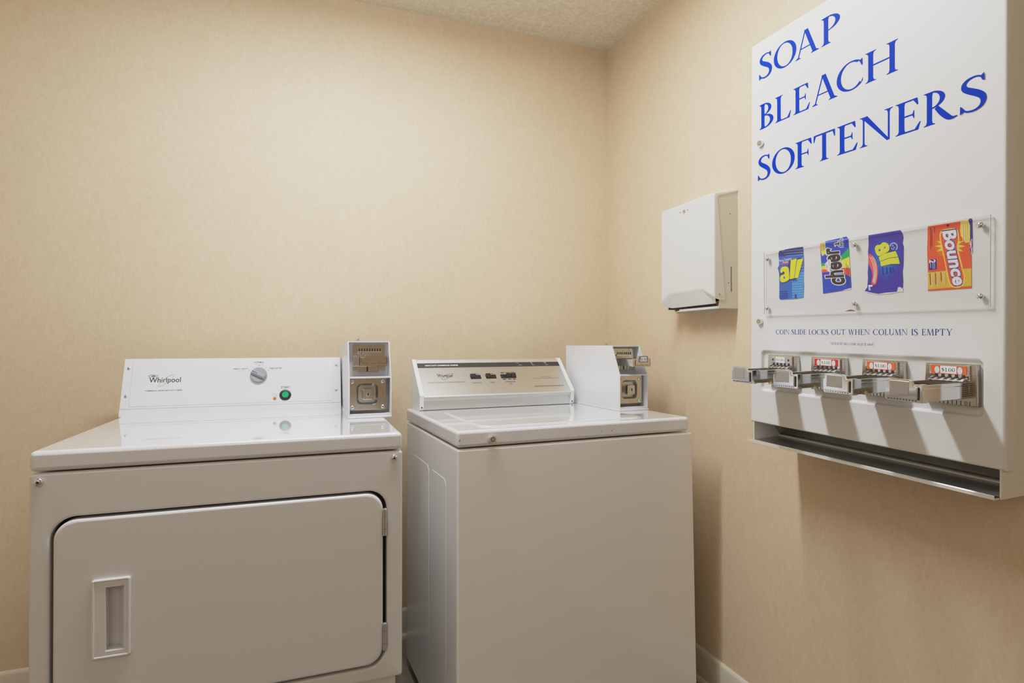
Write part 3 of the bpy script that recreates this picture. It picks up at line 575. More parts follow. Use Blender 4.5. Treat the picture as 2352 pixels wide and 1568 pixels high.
# ================================================================== the room
XL, YF, H = -2.75, -3.5, 2.42
def plane_box(name, x0, x1, y0, y1, z0, z1, m):
    g = G(); g.box(F0, x0, x1, z0, z1, -y1, -y0, m); return g.build(name, None, 0, kind='structure')
plane_box('floor', XL-.1, .1, YF-.1, .1, -.1, 0, MT['floor'])
plane_box('ceiling', XL-.1, .1, YF-.1, .1, H, H+.1, MT['ceil'])
plane_box('wall_back', XL-.1, .1, 0, .1, 0, H, MT['wall'])
plane_box('wall_right', 0, .1, YF, 0, 0, H, MT['wall'])
plane_box('wall_left', XL-.1, XL, YF, 0, 0, H, MT['wall'])
plane_box('wall_front', XL-.1, .1, YF-.1, YF, 0, H, MT['wall'])
def run(name, prof, p0, ux, length, m):
    """moulding: prof = (distance from wall, height) outline, run along ux"""
    ux = Vector(ux); out = Vector((0, 0, 1)).cross(ux)
    g = G(); n = len(prof); vs = []
    for k in (0, length):
        for d, z in prof: vs.append(Vector(p0)+ux*k-out*(-d)+Vector((0, 0, z)))
    g.add(vs, [[i, (i+1) % n, n+(i+1) % n, n+i] for i in range(n)]+[list(range(n))[::-1], list(range(n, 2*n))], m)
    return g.build(name, None, 30, True, kind='structure')
BP = [(0, 0), (.010, 0), (.010, .100), (.0075, .107), (.003, .111), (0, .111)]
SP = [(.010, 0), (.022, 0), (.0215, .006), (.0195, .012), (.016, .0165), (.0125, .018), (.010, .018)]
# out = z x ux: walls are walked so that out points into the room
run('baseboard_back', BP, (-.0105, 0, 0), (-1, 0, 0), -XL-.0105, MT['base'])
run('baseboard_right', BP, (0, YF, 0), (0, 1, 0), -YF, MT['base'])
run('baseboard_left', BP, (XL, -.0105, 0), (0, -1, 0), -YF-.0105, MT['base'])
run('trim_1', SP, (-.0225, 0, 0), (-1, 0, 0), -XL-.0225, MT['base'])
run('trim_2', SP, (0, YF, 0), (0, 1, 0), -YF, MT['base'])

# ================================================================== coin meter box (a part of each machine)
def coin_box(parent, S, a0, a1, yf, zb, zm, zt, sb, yback, out, fill=0.0):
    fr = F((0, yf, 0)); t = .0032; W = a1-a0; ca = (a0+a1)/2
    side = F((0, 0, 0), (0, 1, 0), (0, 0, 1))
    pts = [(yf, zb), (yback, zb), (yback, zt), (yf+sb, zt), (yf, zm)]
    g = G(S); M = MT['case']
    g.prism(side, pts, a0, a0+t, M, .0006, 1); g.prism(side, pts, a1-t, a1, M, .0006, 1)
    g.box(fr, a0+t, a1-t, zt-t, zt, -(yback-yf), -sb, M)
    g.box(fr, a0+t, a1-t, zb, zb+.006, -(yback-yf), 0, M)
    g.box(fr, a0+t, a1-t, zm-t, zm, -.09, -.0005, M)
    g.box(fr, a0+t, a1-t, zm, zt-t, -.072, -.068, M)
    g.box(fr, a0+t, a1-t, zb+.006, zm-t, -.052, -.048, M)
    g.box(fr, a0-.002, a1+.0005, zb-.0045, zb, -(yback-yf), .004, M, .001, 1)
    g.tube(fr(a0+W*.3, zt-.001, -.12), fr(a0+W*.3, zt+.004, -.12), .006, MT['zinc'], 14)
    g.tube(fr(a0+W*.3, zt+.004, -.12), fr(a0+W*.3, zt+.008, -.12), .003, MT['zinc'], 10)
    box = g.build('coin_box', parent, 35)
    # lower lock plate with a dished cup
    hl = zm-zb; p0, p1, q0, q1 = a0+W*.032, a0+W*.885, zb+hl*.15, zm-hl*.035
    g = G(S); cx, cz = a0+W*.445, (q0+q1)/2; r = hl*.262
    cup = rrect(cx-r, cx+r, cz-r, cz+r, r*.42, 6)
    g.prism(fr, rrect(p0, p1, q0, q1, .004, 3), -.019, -.015, MT['worn'], .0008, 1, hole=cup)
    inner = rrect(cx-r*.84, cx+r*.84, cz-r*.84, cz+r*.84, r*.36, 6)
    n = len(cup)
    g.add([fr(a, b, -.0153) for a, b in cup]+[fr(a, b, -.026) for a, b in inner], [[i, (i+1) % n, n+(i+1) % n, n+i] for i in range(n)]+[list(range(n, 2*n))], MT['galv'])
    plate = g.build('lock_plate', box, 40)
    g = G(S); k = r*.56
    g.prism(fr, rrect(cx-k*.9, cx+k*.95, cz-k, cz+k*.95, k*.35, 5), -.026, -.006, MT['worn'], .0025, 2)
    g.lathe(fr, cx+.001, cz, [(.0058, -.006), (.0058, -.0045), (.005, -.0042)], MT['satin'], 20)
    g.box(fr, cx-.0008, cx+.0028, cz-.0042, cz+.0042, -.0044, -.0036, MT['dark'])
    g.build('lock', box, 40)
    for a, b in ((p0+.0072, q0+.0085), (p1-.0095, q0+.0085), (p0+.0072, q1-.0095), (p1-.0095, q1-.0095)):
        screw(fr, a, b, .0056, .004, -.0152, MT['zinc'], box, 'bolt', True, S)
    # upper coin mechanism
    hu = zt-zm; m0, m1 = a0+W*.13, a0+W*.91; n0, n1 = zm+hu*.14, zt-hu*.10
    g = G(S)
    g.prism(fr, rrect(m0, m1, n0, n1, .004, 3), -.068, -.0615, MT['worn'], .0012, 2)
    for k in range(9 if not out else 8):
        a = m0+.018+k*(.0076 if not out else .0071)
        g.box(fr, a, a+.0028, n1-.0205, n1-.0115, -.062, -.0608, MT['dark'])
    g.box(fr, m0+.014, m1-.012, n1-.0235, n1-.0195, -.0615, -.056, MT['chrome'], .0006, 1)
    for a in (m0+.017, (m0+m1)/2, m1-.017): g.lathe(fr, a, n1-.0065, [(.002, -.0615), (.0018, -.0605)], MT['galv'], 10)
    for a in (m0+.019, m1-.015): g.lathe(fr, a, n0+.006, [(.002, -.0615), (.0018, -.0605)], MT['galv'], 10)
    mech = g.build('coin_mechanism', box, 40)
    g = G(S); s0, s1 = zm+hu*.30, zm+hu*.555
    if not out:
        g.box(fr, a0+W*.12, a0+W*.265, s0-.001, s1+.003, -.062, -.026, MT['satin'], .002, 2)
        g.box(fr, a0+W*.155, a0+W*.205, s0+.001, s1+.0035, -.03, -.0245, MT['galv'], .002, 2)
        g.prism(fr, [(a0+W*.25, s0-.002), (a0+W*.925, s0), (a0+W*.925, s1+.001), (a0+W*.90, s1+.0025), (a0+W*.82, s1+.0025), (a0+W*.78, s1+.006), (a0+W*.40, s1+.006), (a0+W*.37, s1-.001), (a0+W*.28, s1-.001), (a0+W*.27, s0+.006)], -.062, -.024, MT['worn'], .0016, 2)
        for k in range(8): g.box(fr, a0+W*(.33+.072*k), a0+W*(.33+.072*k)+.0042, s0+.0075, s0+.0088, -.0245, -.0236, MT['dark'])
        g.box(fr, a0+W*.30, a0+W*.31, s0+.009, s1-.002, -.0245, -.0236, MT['dark']); g.box(fr, a0+W*.905, a0+W*.913, s0+.007, s1-.002, -.0245, -.0236, MT['dark'])
        g.box(fr, a0+W*.22, a0+W*.73, n0-.001, s0, -.0615, -.054, MT['worn'], .001, 1)
        g.box(fr, a0+W*.455, a0+W*.49, n0-.001, s0, -.0545, -.0535, MT['dark'])
        for k in range(3): g.box(fr, m0+.0125+k*.0062, m0+.0170+k*.0062, s1+.006, s1+.0125, -.0612, -.05, MT['chrome'], .001, 1)
        g.build('coin_slide', box, 40)
    else:
        c0, c1 = -.062, .031; sa, sb_ = ca-.029, ca+.032
        g.box(fr, sa, sb_, s0, s1-.001, c0, c1, MT['worn'], .0015, 2)
        g.box(fr, sa+.002, sb_-.002, s1-.0015, s1-.0005, c0+.02, c1-.004, MT['dark'])
        g.box(fr, sa-.0012, sb_+.002, s0-.001, s1+.0006, c1, c1+.008, MT['worn'], .0015, 2)
        g.prism(fr, [(sa+.006, s0+.004), (sb_-.004, s0+.004), (sb_-.004, s1-.003), (sb_-.009, s1+.001), (sb_-.011, s1+.0085), (sa+.016, s1+.0085), (sa+.010, s1-.002), (sa+.006, s1-.004)], c1+.008, c1+.0115, MT['worn'], .0012, 2)
        for k in range(9): g.box(fr, sa+.005+k*.0056, sa+.008+k*.0056, s0+.0022, s0+.0034, c1+.0075, c1+.0084, MT['dark'])
        g.box(fr, sb_-.0025, sb_-.0015, s0+.003, s1-.002, c1+.0075, c1+.0084, MT['dark'])
        g.tube(fr(ca-.012, s0, -.05), fr(ca-.012, n0, -.05), .004, MT['satin'], 10); g.tube(fr(ca+.012, s0, -.05), fr(ca+.012, n0, -.05), .004, MT['satin'], 10)
        sl = g.build('coin_slide', box, 40, label='coin slide pulled out with a $1.00 tag')
        g = G(S); tp = [(ca-.0115, s0+.0125), (ca+.0205, s0+.0125), (ca+.0195, s0+.028), (ca+.0165, s0+.0305), (ca-.0065, s0+.0305), (ca-.0100, s0+.028)]
        g.poly(fr, tp, c1+.0119, MT['bluering'])
        c_ = (ca+.005, s0+.0215)
        g.poly(fr, [(c_[0]+(a-c_[0])*.86, c_[1]+(b-c_[1])*.80) for a, b in tp], c1+.0121, MT['paperlab'])
        serif(g, fr, '$1.00', ca-.0085, ca+.0180, s0+.0165, s0+.0265, c1+.0123, MT['ink'], gap=.12)
        o = g.build('price_label', box, 0)
    return box

# ================================================================== dryer
dryer = thing('dryer', 'wide white front-loading dryer with a closed square door, left of the washing machine', 'dryer', (-1.7659, -.8144, 0))
EN = MT['enamel']
g = G(); g.box(F0, -.0008, .7375, .8700, .9115, -.715, 0, MT['enameltop'], .010, 4); g.build('top_panel', dryer, 50)
# cabinet: front frame with the door opening, sides, recessed toe base
g = G()
opening = rrect(.0345, .7003, .3545, .7752, .045, 9)
outer = rrect(0, .7380, .3235, .8672, .006, 3)
g.prism(F0, outer, -.03, -.001, EN, .0055, 3, hole=opening)
g.box(F0, .0, .7380, .3240, .8670, -.712, -.030, EN)
g.poly(F0, rrect(.030, .705, .350, .780, .034, 6), -.0295, MT['dark'])  # dark sheet behind the door: the gap's shade put into the colour
g.build('cabinet', dryer, 45)
g = G(); g.box(F0, .012, .726, .0, .3242, -.700, -.030, EN, .004, 2); g.build('base_panel', dryer, 45)
# door
g = G(); hole = [(.131, .4955), (.1655, .4955), (.1655, .6285), (.131, .6285)]
g.prism(F0, rrect(.0408, .6915, .3625, .7700, .040, 8), -.024, .0035, EN, .0065, 4, hole=hole)
door = g.build('door', dryer, 45)
g = G()
g.prism(F0, rrect(.1075, .1758, .4825, .6442, .0045, 4), .0030, .0100, EN, .0022, 3, hole=rrect(.1135, .1705, .4880, .6390, .001, 2))
g.prism(F0, rrect(.1130, .1710, .4875, .6395, .001, 2), .0030, .0085, EN, .0004, 1, hole=[(.1325, .4970), (.1642, .4970), (.1642, .6272), (.1325, .6272)])
P = lambda a, b, c: F0(a, b, c)
x0, x1, z0, z1 = .1322, .1645, .4967, .6275
g.add([P(x0, z0, .0034), P(x0, z1, .0034), P(x0, z1, -.018), P(x0, z0, -.018), P(.150, z1, -.018), P(.150, z0, -.018), P(x1, z1, .0034), P(x1, z0, .0034)],
      [[0, 3, 2, 1], [3, 5, 4, 2], [5, 7, 6, 4], [0, 7, 5, 3], [1, 2, 4, 6]], EN)
g.build('handle', door, 30)
for z0, z1 in ((.6677, .7300), (.3950, .4572)):
    g = G(); h = z1-z0
    for u0, u1 in ((0, .24), (.25, .74), (.75, 1)): g.tube(F0(.6952, z0+h*u0, .0035), F0(.6952, z0+h*u1, .0035), .0046, MT['zinc'], 18)
    g.tube(F0(.6952, z0, .0035), F0(.6952, z1, .0035), .0040, MT['dark'], 14)
    g.tube(F0(.6952, z1, .0035), F0(.6952, z1+.0035, .0035), .0046, MT['chrome'], 18, .002)
    g.build('hinge', dryer, 40)
for a, b in ((.0165, .8500), (.7176, .8510)): screw(F0, a, b, .0086, .0062, -.001, MT['chrome'], dryer, 'bolt')
# control console
side = F((0, 0, 0), (0, 1, 0), (0, 0, 1))
g = G(); g.prism(side, [(.5786, .9112), (.6980, .9112), (.6980, 1.0802), (.6416, 1.0802)], -.0015, .6275, MT['consol'], .001, 1)
g.box(F0, .6275, .6320, .9112, 1.075, -.697, -.655, MT['consol'])
console = g.build('console', dryer, 40)
FC = F((0, .5786, .9117), (1, 0, 0), (0, .35, .9367))
g = G()
g.prism(FC, rrect(-.0005, .6265, .0228, .1790, .001, 2), 0, .0012, MT['consol'], .0006, 2)
g.prism(FC, rrect(.0213, .6020, .0290, .1690, .007, 6), .001, .0024, MT['consol'], .0012, 3)
panel = g.build('control_panel', dryer, 40)
g = G(); r_, c_ = .0056, .00445
for i in range(13):
    for j in range(94):
        a = .1855+j*c_; b = .0760+i*r_
        if a > .5990: continue
        if math.hypot(a-.3738, b-.1205) < .0365 or (.290 < a < .345 and b > .1335) or (.402 < a < .446 and b > .1335) or (.437 < a < .472 and b < .084): continue
        s_ = .00085*min(1, .25+(a-.1855)/.10)
        g.poly(FC, ell(a, b, s_, s_, 6), .0027, MT['dotink'])
g.build('dot_pattern', dryer, 0)
c_ = .0028; K = MT['ink']; GI = MT['greyink']
def letter(parent, S, fr, c, items, extra=None, name='lettering'):
    g = G(S)
    for body, x0, x1, y0, y1, m, bold in items: g.text(fr, body, x0, x1, y0, y1, c, m, bold)
    if extra: extra(g)
    return g.build(name, parent, 0)
def _logo(g):
    g.ring(FC, .1145, .1095, .0268, .0068, .0011, c_+.0002, MT['olive'], .75)
    g.ring(FC, .0776, .1238, .0125, .0036, .0012, c_, K); g.box(FC, .0735, .0835, .1226, .1250, c_-.0002, c_, K)
letter(dryer, None, FC, c_, [('Whirlpool', .0680, .1530, .0977, .1190, K, .012)], _logo, 'logo')
letter(dryer, None, FC, c_, [('COMMERCIAL DRYER HEAVY DUTY SERIES', .0597, .1585, .0756, .0788, K, .02)])
letter(dryer, None, FC, c_, [('NORMAL', .3585, .3890, .1630, .1674, K, .02), ('Medium Heat', .3585, .3890, .1575, .1607, GI, 0)])
letter(dryer, None, FC, c_, [('HEAVY DUTY', .2987, .3417, .1414, .1453, K, .02), ('High Heat', .3086, .3321, .1350, .1390, GI, 0)])
letter(dryer, None, FC, c_, [('DELICATES', .4050, .4416, .1421, .1464, K, .02), ('Low Heat', .4113, .4349, .1364, .1394, GI, 0)])
letter(dryer, None, FC, c_, [('START', .4406, .4687, .0748, .0819, K, .012)])
letter(dryer, None, FC, c_, [('Dryer', .4167, .4290, .0533, .0577, GI, 0), ('In Use', .4163, .4297, .0487, .0522, GI, 0)])
g = G()
for a, b in ((.3451, .1370), (.3739, .1541), (.4021, .1375)): g.poly(FC, ell(a, b, .0013, .0013, 12), c_, K)
g.ring(FC, .3738, .1205, .0325, .0325, .0006, c_, MT['dotink'], 0, 30, .22*PI, .46*PI); g.ring(FC, .3738, .1205, .0325, .0325, .0006, c_, MT['dotink'], 0, 30, .54*PI, .78*PI)
g.build('dial_scale', dryer, 0)
g = G(); ka, kb = .3738, .1205
g.lathe(FC, ka, kb, [(.0252, .0024), (.0250, .010), (.0240, .0118)], MT['knob'], 40)
th = math.radians(152); FK = F(FC(ka, kb, .0118), FC.x*math.cos(th)+FC.z*math.sin(th), FC.z*math.cos(th)-FC.x*math.sin(th))
g.hexa([FK(-.0235, -.0085, 0), FK(.0235, -.0085, 0), FK(.0235, .0085, 0), FK(-.0235, .0085, 0), FK(-.020, -.0050, .0095), FK(.021, -.0050, .0095), FK(.021, .0050, .0095), FK(-.020, .0050, .0095)], MT['knob'], .0014, 2)
g.box(FK, .004, .0208, -.0007, .0007, .0094, .0098, MT['black'])
g.build('selector_knob', dryer, 40)
g = G(); g.lathe(FC, .4543, .0523, [(.0179, .0024), (.0177, .005), (.0160, .0062), (.0118, .0062), (.0108, .0045)], MT['black'], 36)
g.lathe(FC, .4543, .0523, [(.0108, .004), (.0106, .0068), (.0094, .0078), (.0088, .0074)], MT['green'], 30)
g.build('start_button', dryer, 40, label='green start button in a black ring')
g = G(); g.lathe(FC, .4229, .0423, [(.0052, .0024), (.0050, .004), (.0040, .0062), (.0020, .0074)], MT['amber_l'], 20); g.build('indicator_light', dryer, 60)
for a, b in ((.0114, .1495), (.0117, .0619), (.6137, .1522), (.6124, .0647)): screw(FC, a, b, .0043, .0026, .0012, MT['satin'], dryer)
coin_box(dryer, None, .6325, .7545, .3074, .9162, 1.0300, 1.1347, .045, .690, False)

# ================================================================== washing machine
washer = thing('washing_machine', 'white top-loading washing machine with a brushed metal control console, right of the dryer', 'washing machine', (-.8843, -.7871, 0), (0, 0, .056))
WS = lambda p: Vector((p.x*1.1, p.y*1.1, p.z*1.1-.1124))
Z0 = .1022
g = G(WS)
def body_pts(z, k):   # slight outward flare towards the floor
    return [(-.0008*k, -.0005, z), (.690+.016*k, -.0005, z), (.690+.016*k, .5273, z), (-.0008*k, .5273, z)]
g.hexa([Vector(p) for p in body_pts(.135, 1)]+[Vector(p) for p in body_pts(.8795, 0)], MT['enamelwash_lit'], .0060, 4)
FL = F((0, 0, 0), (0, -1, 0), (0, 0, 1))      # left flank, a = -y
for y0, y1, z1 in ((.255, .4437, .7935), (.0900, .2315, .7900)): g.prism(FL, rrect(-y1, -y0, .20, z1, .02, 5), -.002, .0010, MT['enamelwash_lit'], .0008, 2)
g.build('cabinet', washer, 45)
g = G(WS); g.box(F0, .02, .68, Z0, .1355, -.50, -.03, MT['dark']); g.build('base', washer, 30)
g = G(WS); g.box(F0, -.0012, .6785, .8825, .9222, -.5290, .0012, MT['enameltop'], .0085, 4)
g.poly(F0, [(.0040, .8975), (.0056, .8985), (.0072, .9022), (.0062, .9030), (.0046, .9010)], .0016, MT['scuff'])
for a, b, w in ((.3903, .9005, .0022), (.4209, .8990, .0030)): g.poly(F0, [(a, b), (a+w, b-.0015), (a+w*1.3, b), (a+w*.5, b+.0012)], .0016, MT['scuff'])
g.build('top_panel', washer, 50)
FT = F((0, 0, .9222), (1, 0, 0), (0, 1, 0))   # top surface, a = x, b = y, c = up
g = G(WS); g.prism(FT, rrect(.0735, .5480, .0350, .3880, .030, 8), -.001, .0028, MT['enameltop'], .0024, 3)
g.build('lid', washer, 50)
tubular_lock(F0, .0857, .8989, .0100, .009, washer, .001, WS)
# console
cap = [(.4366, .9225), (.4300, .9300), (.4285, .9560), (.4255, .9690), (.5310, 1.0770), (.5420, 1.0770), (.5420, .9225)]
for x0, x1, a in ((.0175, .0307, .0245), (.5402, .5535, .5462)):
    g = G(WS); g.prism(side, cap, x0, x1, MT['endcap'], .0015, 2)
    g.lathe(F((0, .4300, 0)), a, .9325, [(.0026, 0), (.0024, .001)], MT['dark'], 12)
    g.build('end_cap', washer, 35)
FW = F((0, .4255+.0012, .9672-.0012), (1, 0, 0), (0, .7012, .713))
g = G(WS)
g.prism(side, [(.4275, .9660), (.4278, .9560), (.4360, .9520), (.4360, .9238), (.5400, .9238), (.5400, 1.0755), (.5330, 1.0740)], .0305, .5404, MT['nose'], 0)
g.box(FW, .0307, .5402, .001, .1370, -.003, .0006, MT['steel'])
g.box(FW, .0310, .5399, .1370, .1500, -.003, .0010, MT['nose'], .001, 1)
g.box(FW, .0310, .5399, -.0022, .0022, -.003, .0012, MT['nose'], .001, 2)
g.box(FW, .0312, .5396, .1172, .1366, .0004, .0009, MT['blackstrip'])
con = g.build('console', washer, 35)
c_ = .0013; K = MT['ink']; WH = MT['white']
letter(washer, WS, FW, c_, [('HEAVY DUTY COMMERCIAL WASHER', .0560, .1670, .1242, .1294, WH, .03)])
for a, n1, n2, m in ((.3847, 'In', 'Use', 'redled'), (.4353, 'Wash', 'Rinse', 'yelled'), (.4864, 'Final', 'Spin', 'redled')):
    letter(washer, WS, FW, c_, [(n1, a-.0055, a-.0055+.0022*len(n1), .1324, .1350, WH, 0), (n2, a-.0005, a+.0095, .1222, .1248, WH, 0)])
    g = G(WS); g.poly(FW, ell(a, .1290, .0019, .0019, 12), c_, MT[m]); g.build('indicator_light', washer, 0)
def _logo(g):
    g.ring(FW, .1200, .0785, .0235, .0062, .0008, c_, K, .52); g.box(FW, .0870, .0990, .0880, .0890, c_-.0001, c_, K)
letter(washer, WS, FW, c_, [('Whirlpool', .0885, .1385, .0735, .0878, K, .01)], _logo, 'logo')
letter(washer, WS, FW, c_, [('WORLD LEADER IN LAUNDRY PRODUCTS', .0515, .1750, .0528, .0564, K, 0)])
def dashes(g, rows):
    for a0, a1, b0, m in rows:
        x = a0
        while x < a1: g.box(FW, x, min(x+.0016, a1), b0, b0+.0017, c_-.0001, c_, MT[m]); x += .0022
letter(washer, WS, FW, c_, [('WATER LEVEL', .1978, .2304, .0472, .0509, K, 0)]); letter(washer, WS, FW, c_, [('SPEED', .2596, .2752, .0472, .0509, K, 0)])
letter(washer, WS, FW, c_, [('TEMPERATURE', .3129, .3480, .0482, .0520, K, 0), ('WASH', .3263, .3355, .0428, .0452, K, 0), ('RINSE', .3263, .3355, .0393, .0418, K, 0)])
letter(washer, WS, FW, c_, [('MACHINE WILL NOT OPERATE WHEN LID IS UP', .4154, .5148, .0600, .0626, K, 0)], lambda g: dashes(g, ((.4430, .4620, .0676, 'redink'), (.4650, .4861, .0676, 'redink'))))
letter(washer, WS, FW, c_, [('OPERATING INSTRUCTIONS UNDER LID', .4108, .5213, .0244, .0288, K, 0)])
for rows in (((.1987, .2101, .0862), (.2164, .2294, .0862)), ((.2554, .2640, .0864), (.2720, .2802, .0866)),
    ((.3064, .3197, .0900), (.3072, .3180, .0872), (.3224, .3360, .0903), (.3400, .3575, .0903)), ((.3073, .3191, .0612), (.3080, .3180, .0588), (.3260, .3379, .0612), (.3270, .3370, .0588), (.3432, .3539, .0612), (.3440, .3530, .0588))):
    letter(washer, WS, FW, c_, [], lambda g: dashes(g, [r+('ink',) for r in rows]))
for a0, a1, tog in ((.1967, .2331, ((.0, .52),)), (.2500, .2866, ((.0, .48),)), (.3031, .3575, ((.36, .66), (.68, 1.0)))):
    g = G(WS); w = a1-a0
    g.prism(FW, rrect(a0, a1, .0660, .0822, .0008, 2), .0004, .0022, MT['black'], .0005, 1)
    for u0, u1 in tog: g.hexa([FW(a0+w*u0+.001, .068, .002), FW(a0+w*u1, .068, .002), FW(a0+w*u1, .0845, .002), FW(a0+w*u0+.001, .0845, .002), FW(a0+w*u0+.001, .070, .004), FW(a0+w*u1, .070, .004), FW(a0+w*u1, .0835, .0075), FW(a0+w*u0+.001, .0835, .0075)], MT['black'], .0006, 1)
    g.build('rocker_switch', washer, 30)
coin_box(washer, WS, .5745, .6790, .1876, .9268, 1.0325, 1.1215, .0425, .5250, True)

# ================================================================== vending machine
VO = Vector(VORIG); VM = Matrix(VROT)
VE = (VM @ Matrix.Rotation(-PI/2, 3, 'Z')).to_euler()
vend = thing('vending_machine', 'white wall-mounted soap vending machine with large blue lettering and four coin slides', 'vending machine', VO, VE)
V = MT['vend']
VW, VH = .5682, .968
def ywall(a, b):
    """depth at which the machine's back meets the wall plane x = 0"""
    p = VM @ Vector((0, -a, b)) + VO
    return (-.0015-p.x)/VM[0][0]
g = G()
DO = [(-.0045, 0), (-.0045+.0090*.3, .3*VH), (.0045, VH), (VW, VH), (VW, -.001), (.55, -.001)]
RC = rrect(.0347, .5332, .0868, .1848, .009, 6)
g.prism(F0, [(-.0045, .0), (VW, -.0005), (VW, VH), (.0045, VH)], -.030, 0, V, .005, 4, hole=RC)
n = len(RC); RI = rrect(.0365, .5314, .0886, .1830, .0075, 6)
g.add([F0(a, b, -.0050) for a, b in RC]+[F0(a, b, -.0078) for a, b in RI], [[i, (i+1) % n, n+(i+1) % n, n+i] for i in range(n)]+[list(range(n, 2*n))], V)
vdoor = g.build('door', vend, 45)
g = G(); a0, a1 = .0045, .5618; CB = MT['vendcab']
def cab(b0, b1, aL, aR, y0, m, bev=0):
    g.hexa([Vector((aL, y0, b0)), Vector((aR, y0, b0)), Vector((aR, ywall(aR, b0), b0)), Vector((aL, ywall(aL, b0), b0)), Vector((aL, y0, b1)), Vector((aR, y0, b1)), Vector((aR, ywall(aR, b1), b1)), Vector((aL, ywall(aL, b1), b1))], m, bev)
cab(.006, VH, a0, a1, .030, CB)
cab(-.0506, .006, a0, a0+.0025, .002, CB); cab(-.0506, .006, a1-.0025, a1, .002, CB)
g.build('cabinet', vend, 35)
g = G()
ya, yb_ = -.008, .085
prof = [(-.0120, -.0505), (-.0125, -.0445), (-.0112, -.0430), (-.0095, -.0440), (.004, -.0465), (yb_, -.0440), (yb_+.003, -.0380), (.052, .0060)]
vs = []
for a in (a0+.0026, a1-.0026):
    for y, b in prof: vs.append(Vector((a-(.0055 if y < 0 and a < .1 else 0), y, b)))
k = len(prof)
for i in range(k-1): g.add([vs[i], vs[i+1], vs[k+i+1], vs[k+i]], [[0, 3, 2, 1]], CB if i == 0 else MT['galv'])
g.add([Vector((a0+.0026, yb_-.0015, -.0436)), Vector((a1-.0026, yb_-.0015, -.0436)), Vector((a1-.0026, yb_-.0005, -.0400)), Vector((a0+.0026, yb_-.0005, -.0400))], [[0, 1, 2, 3]], CB)
g.hexa([Vector((a0+.0026, -.0115, -.0506)), Vector((a1-.0026, -.0115, -.0506)), Vector((a1-.0026, ywall(a1, -.05), -.0506)), Vector((a0+.0026, ywall(a0, -.05), -.0506)),
        Vector((a0+.0026, -.0115, -.0480)), Vector((a1-.0026, -.0115, -.0480)), Vector((a1-.0026, ywall(a1, -.05), -.0480)), Vector((a0+.0026, ywall(a0, -.05), -.0480))], CB)
g.build('delivery_tray', vend, 30)
# blue lettering
BL = MT['blueink']; c_ = .0002
def word(parts, b0, b1):
    g = G()
    for ch, x0, x1 in parts: glyph(g, F0, ch, x0, x1, b0, b1, c_, BL)
    return g.build('lettering', vdoor, 0)
word([('S', .0320, .0728), ('O', .0783, .1456), ('A', .1425, .2071), ('P', .2126, .2598)], .8697, .9303)
word([('B', .0312, .0768), ('L', .0817, .1299), ('E', .1364, .1829), ('A', .1886, .2532), ('C', .2513, .3127), ('H', .3177, .3856)], .7462, .8075)
word([('S', .0265, .0664), ('O', .0717, .1399), ('F', .1417, .1874), ('T', .1920, .2473), ('E', .2521, .3007), ('N', .3052, .3759), ('E', .3808, .4291), ('R', .4345, .4926), ('S', .4972, .5384)], .6182, .6795)
g = G()
for w, x0, x1 in (('COIN', .0816, .1222), ('SLIDE', .1289, .1711), ('LOCKS', .1773, .2301), ('OUT', .2368, .2712), ('WHEN', .2781, .3270), ('COLUMN', .3342, .4048), ('IS', .4119, .4245), ('EMPTY', .4314, .4857)):
    serif(g, F0, w, x0, x1, .2282, .2402, c_, MT['bluetext'])
serif(g, F0, 'VEND RITE MFG. CHICAGO, IL 60647', .2341, .3363, .2060, .2112, c_, MT['bluetext'])
g.build('lettering', vdoor, 0)
tubular_lock(F0, .0370, .7110, .0090, .007, vdoor, 0); tubular_lock(F0, .0322, .2610, .0090, .007, vdoor, 0)
# clear cover over the sample packets
g = G(); g.poly(F0, [(.0505, .2788), (.5475, .2788), (.5475, .4332), (.0505, .4332)], .0068, MT['clear'])
for x0, x1, z0, z1 in ((.0500, .5480, .2780, .2788), (.0500, .5480, .4332, .4337), (.0500, .0505, .2788, .4332), (.5475, .5482, .2788, .4332)): g.box(F0, x0, x1, z0, z1, .0044, .0070, MT['edge'])
cover = g.build('clear_cover', vend, 0)
for a, b in ((.0625, .4160), (.0610, .2938), (.2985, .4179), (.2975, .2941), (.5335, .4184), (.5340, .2962)):
    g = G(); g.lathe(F0, a, b, [(.0030, .0002), (.0030, .0070), (.0056, .0071), (.0056, .0084), (.0050, .0100), (.0034, .0114), (.0014, .0120)], MT['chrome'], 20); g.build('screw', cover, 60)
g = G(); g.poly(F0, [(.2755, .2788), (.2860, .2788), (.3020, .2786), (.2970, .2806), (.2905, .2824), (.2860, .2818), (.2800, .2802)], .0074, MT['rust']); g.build('rust_chip', vend, 0)
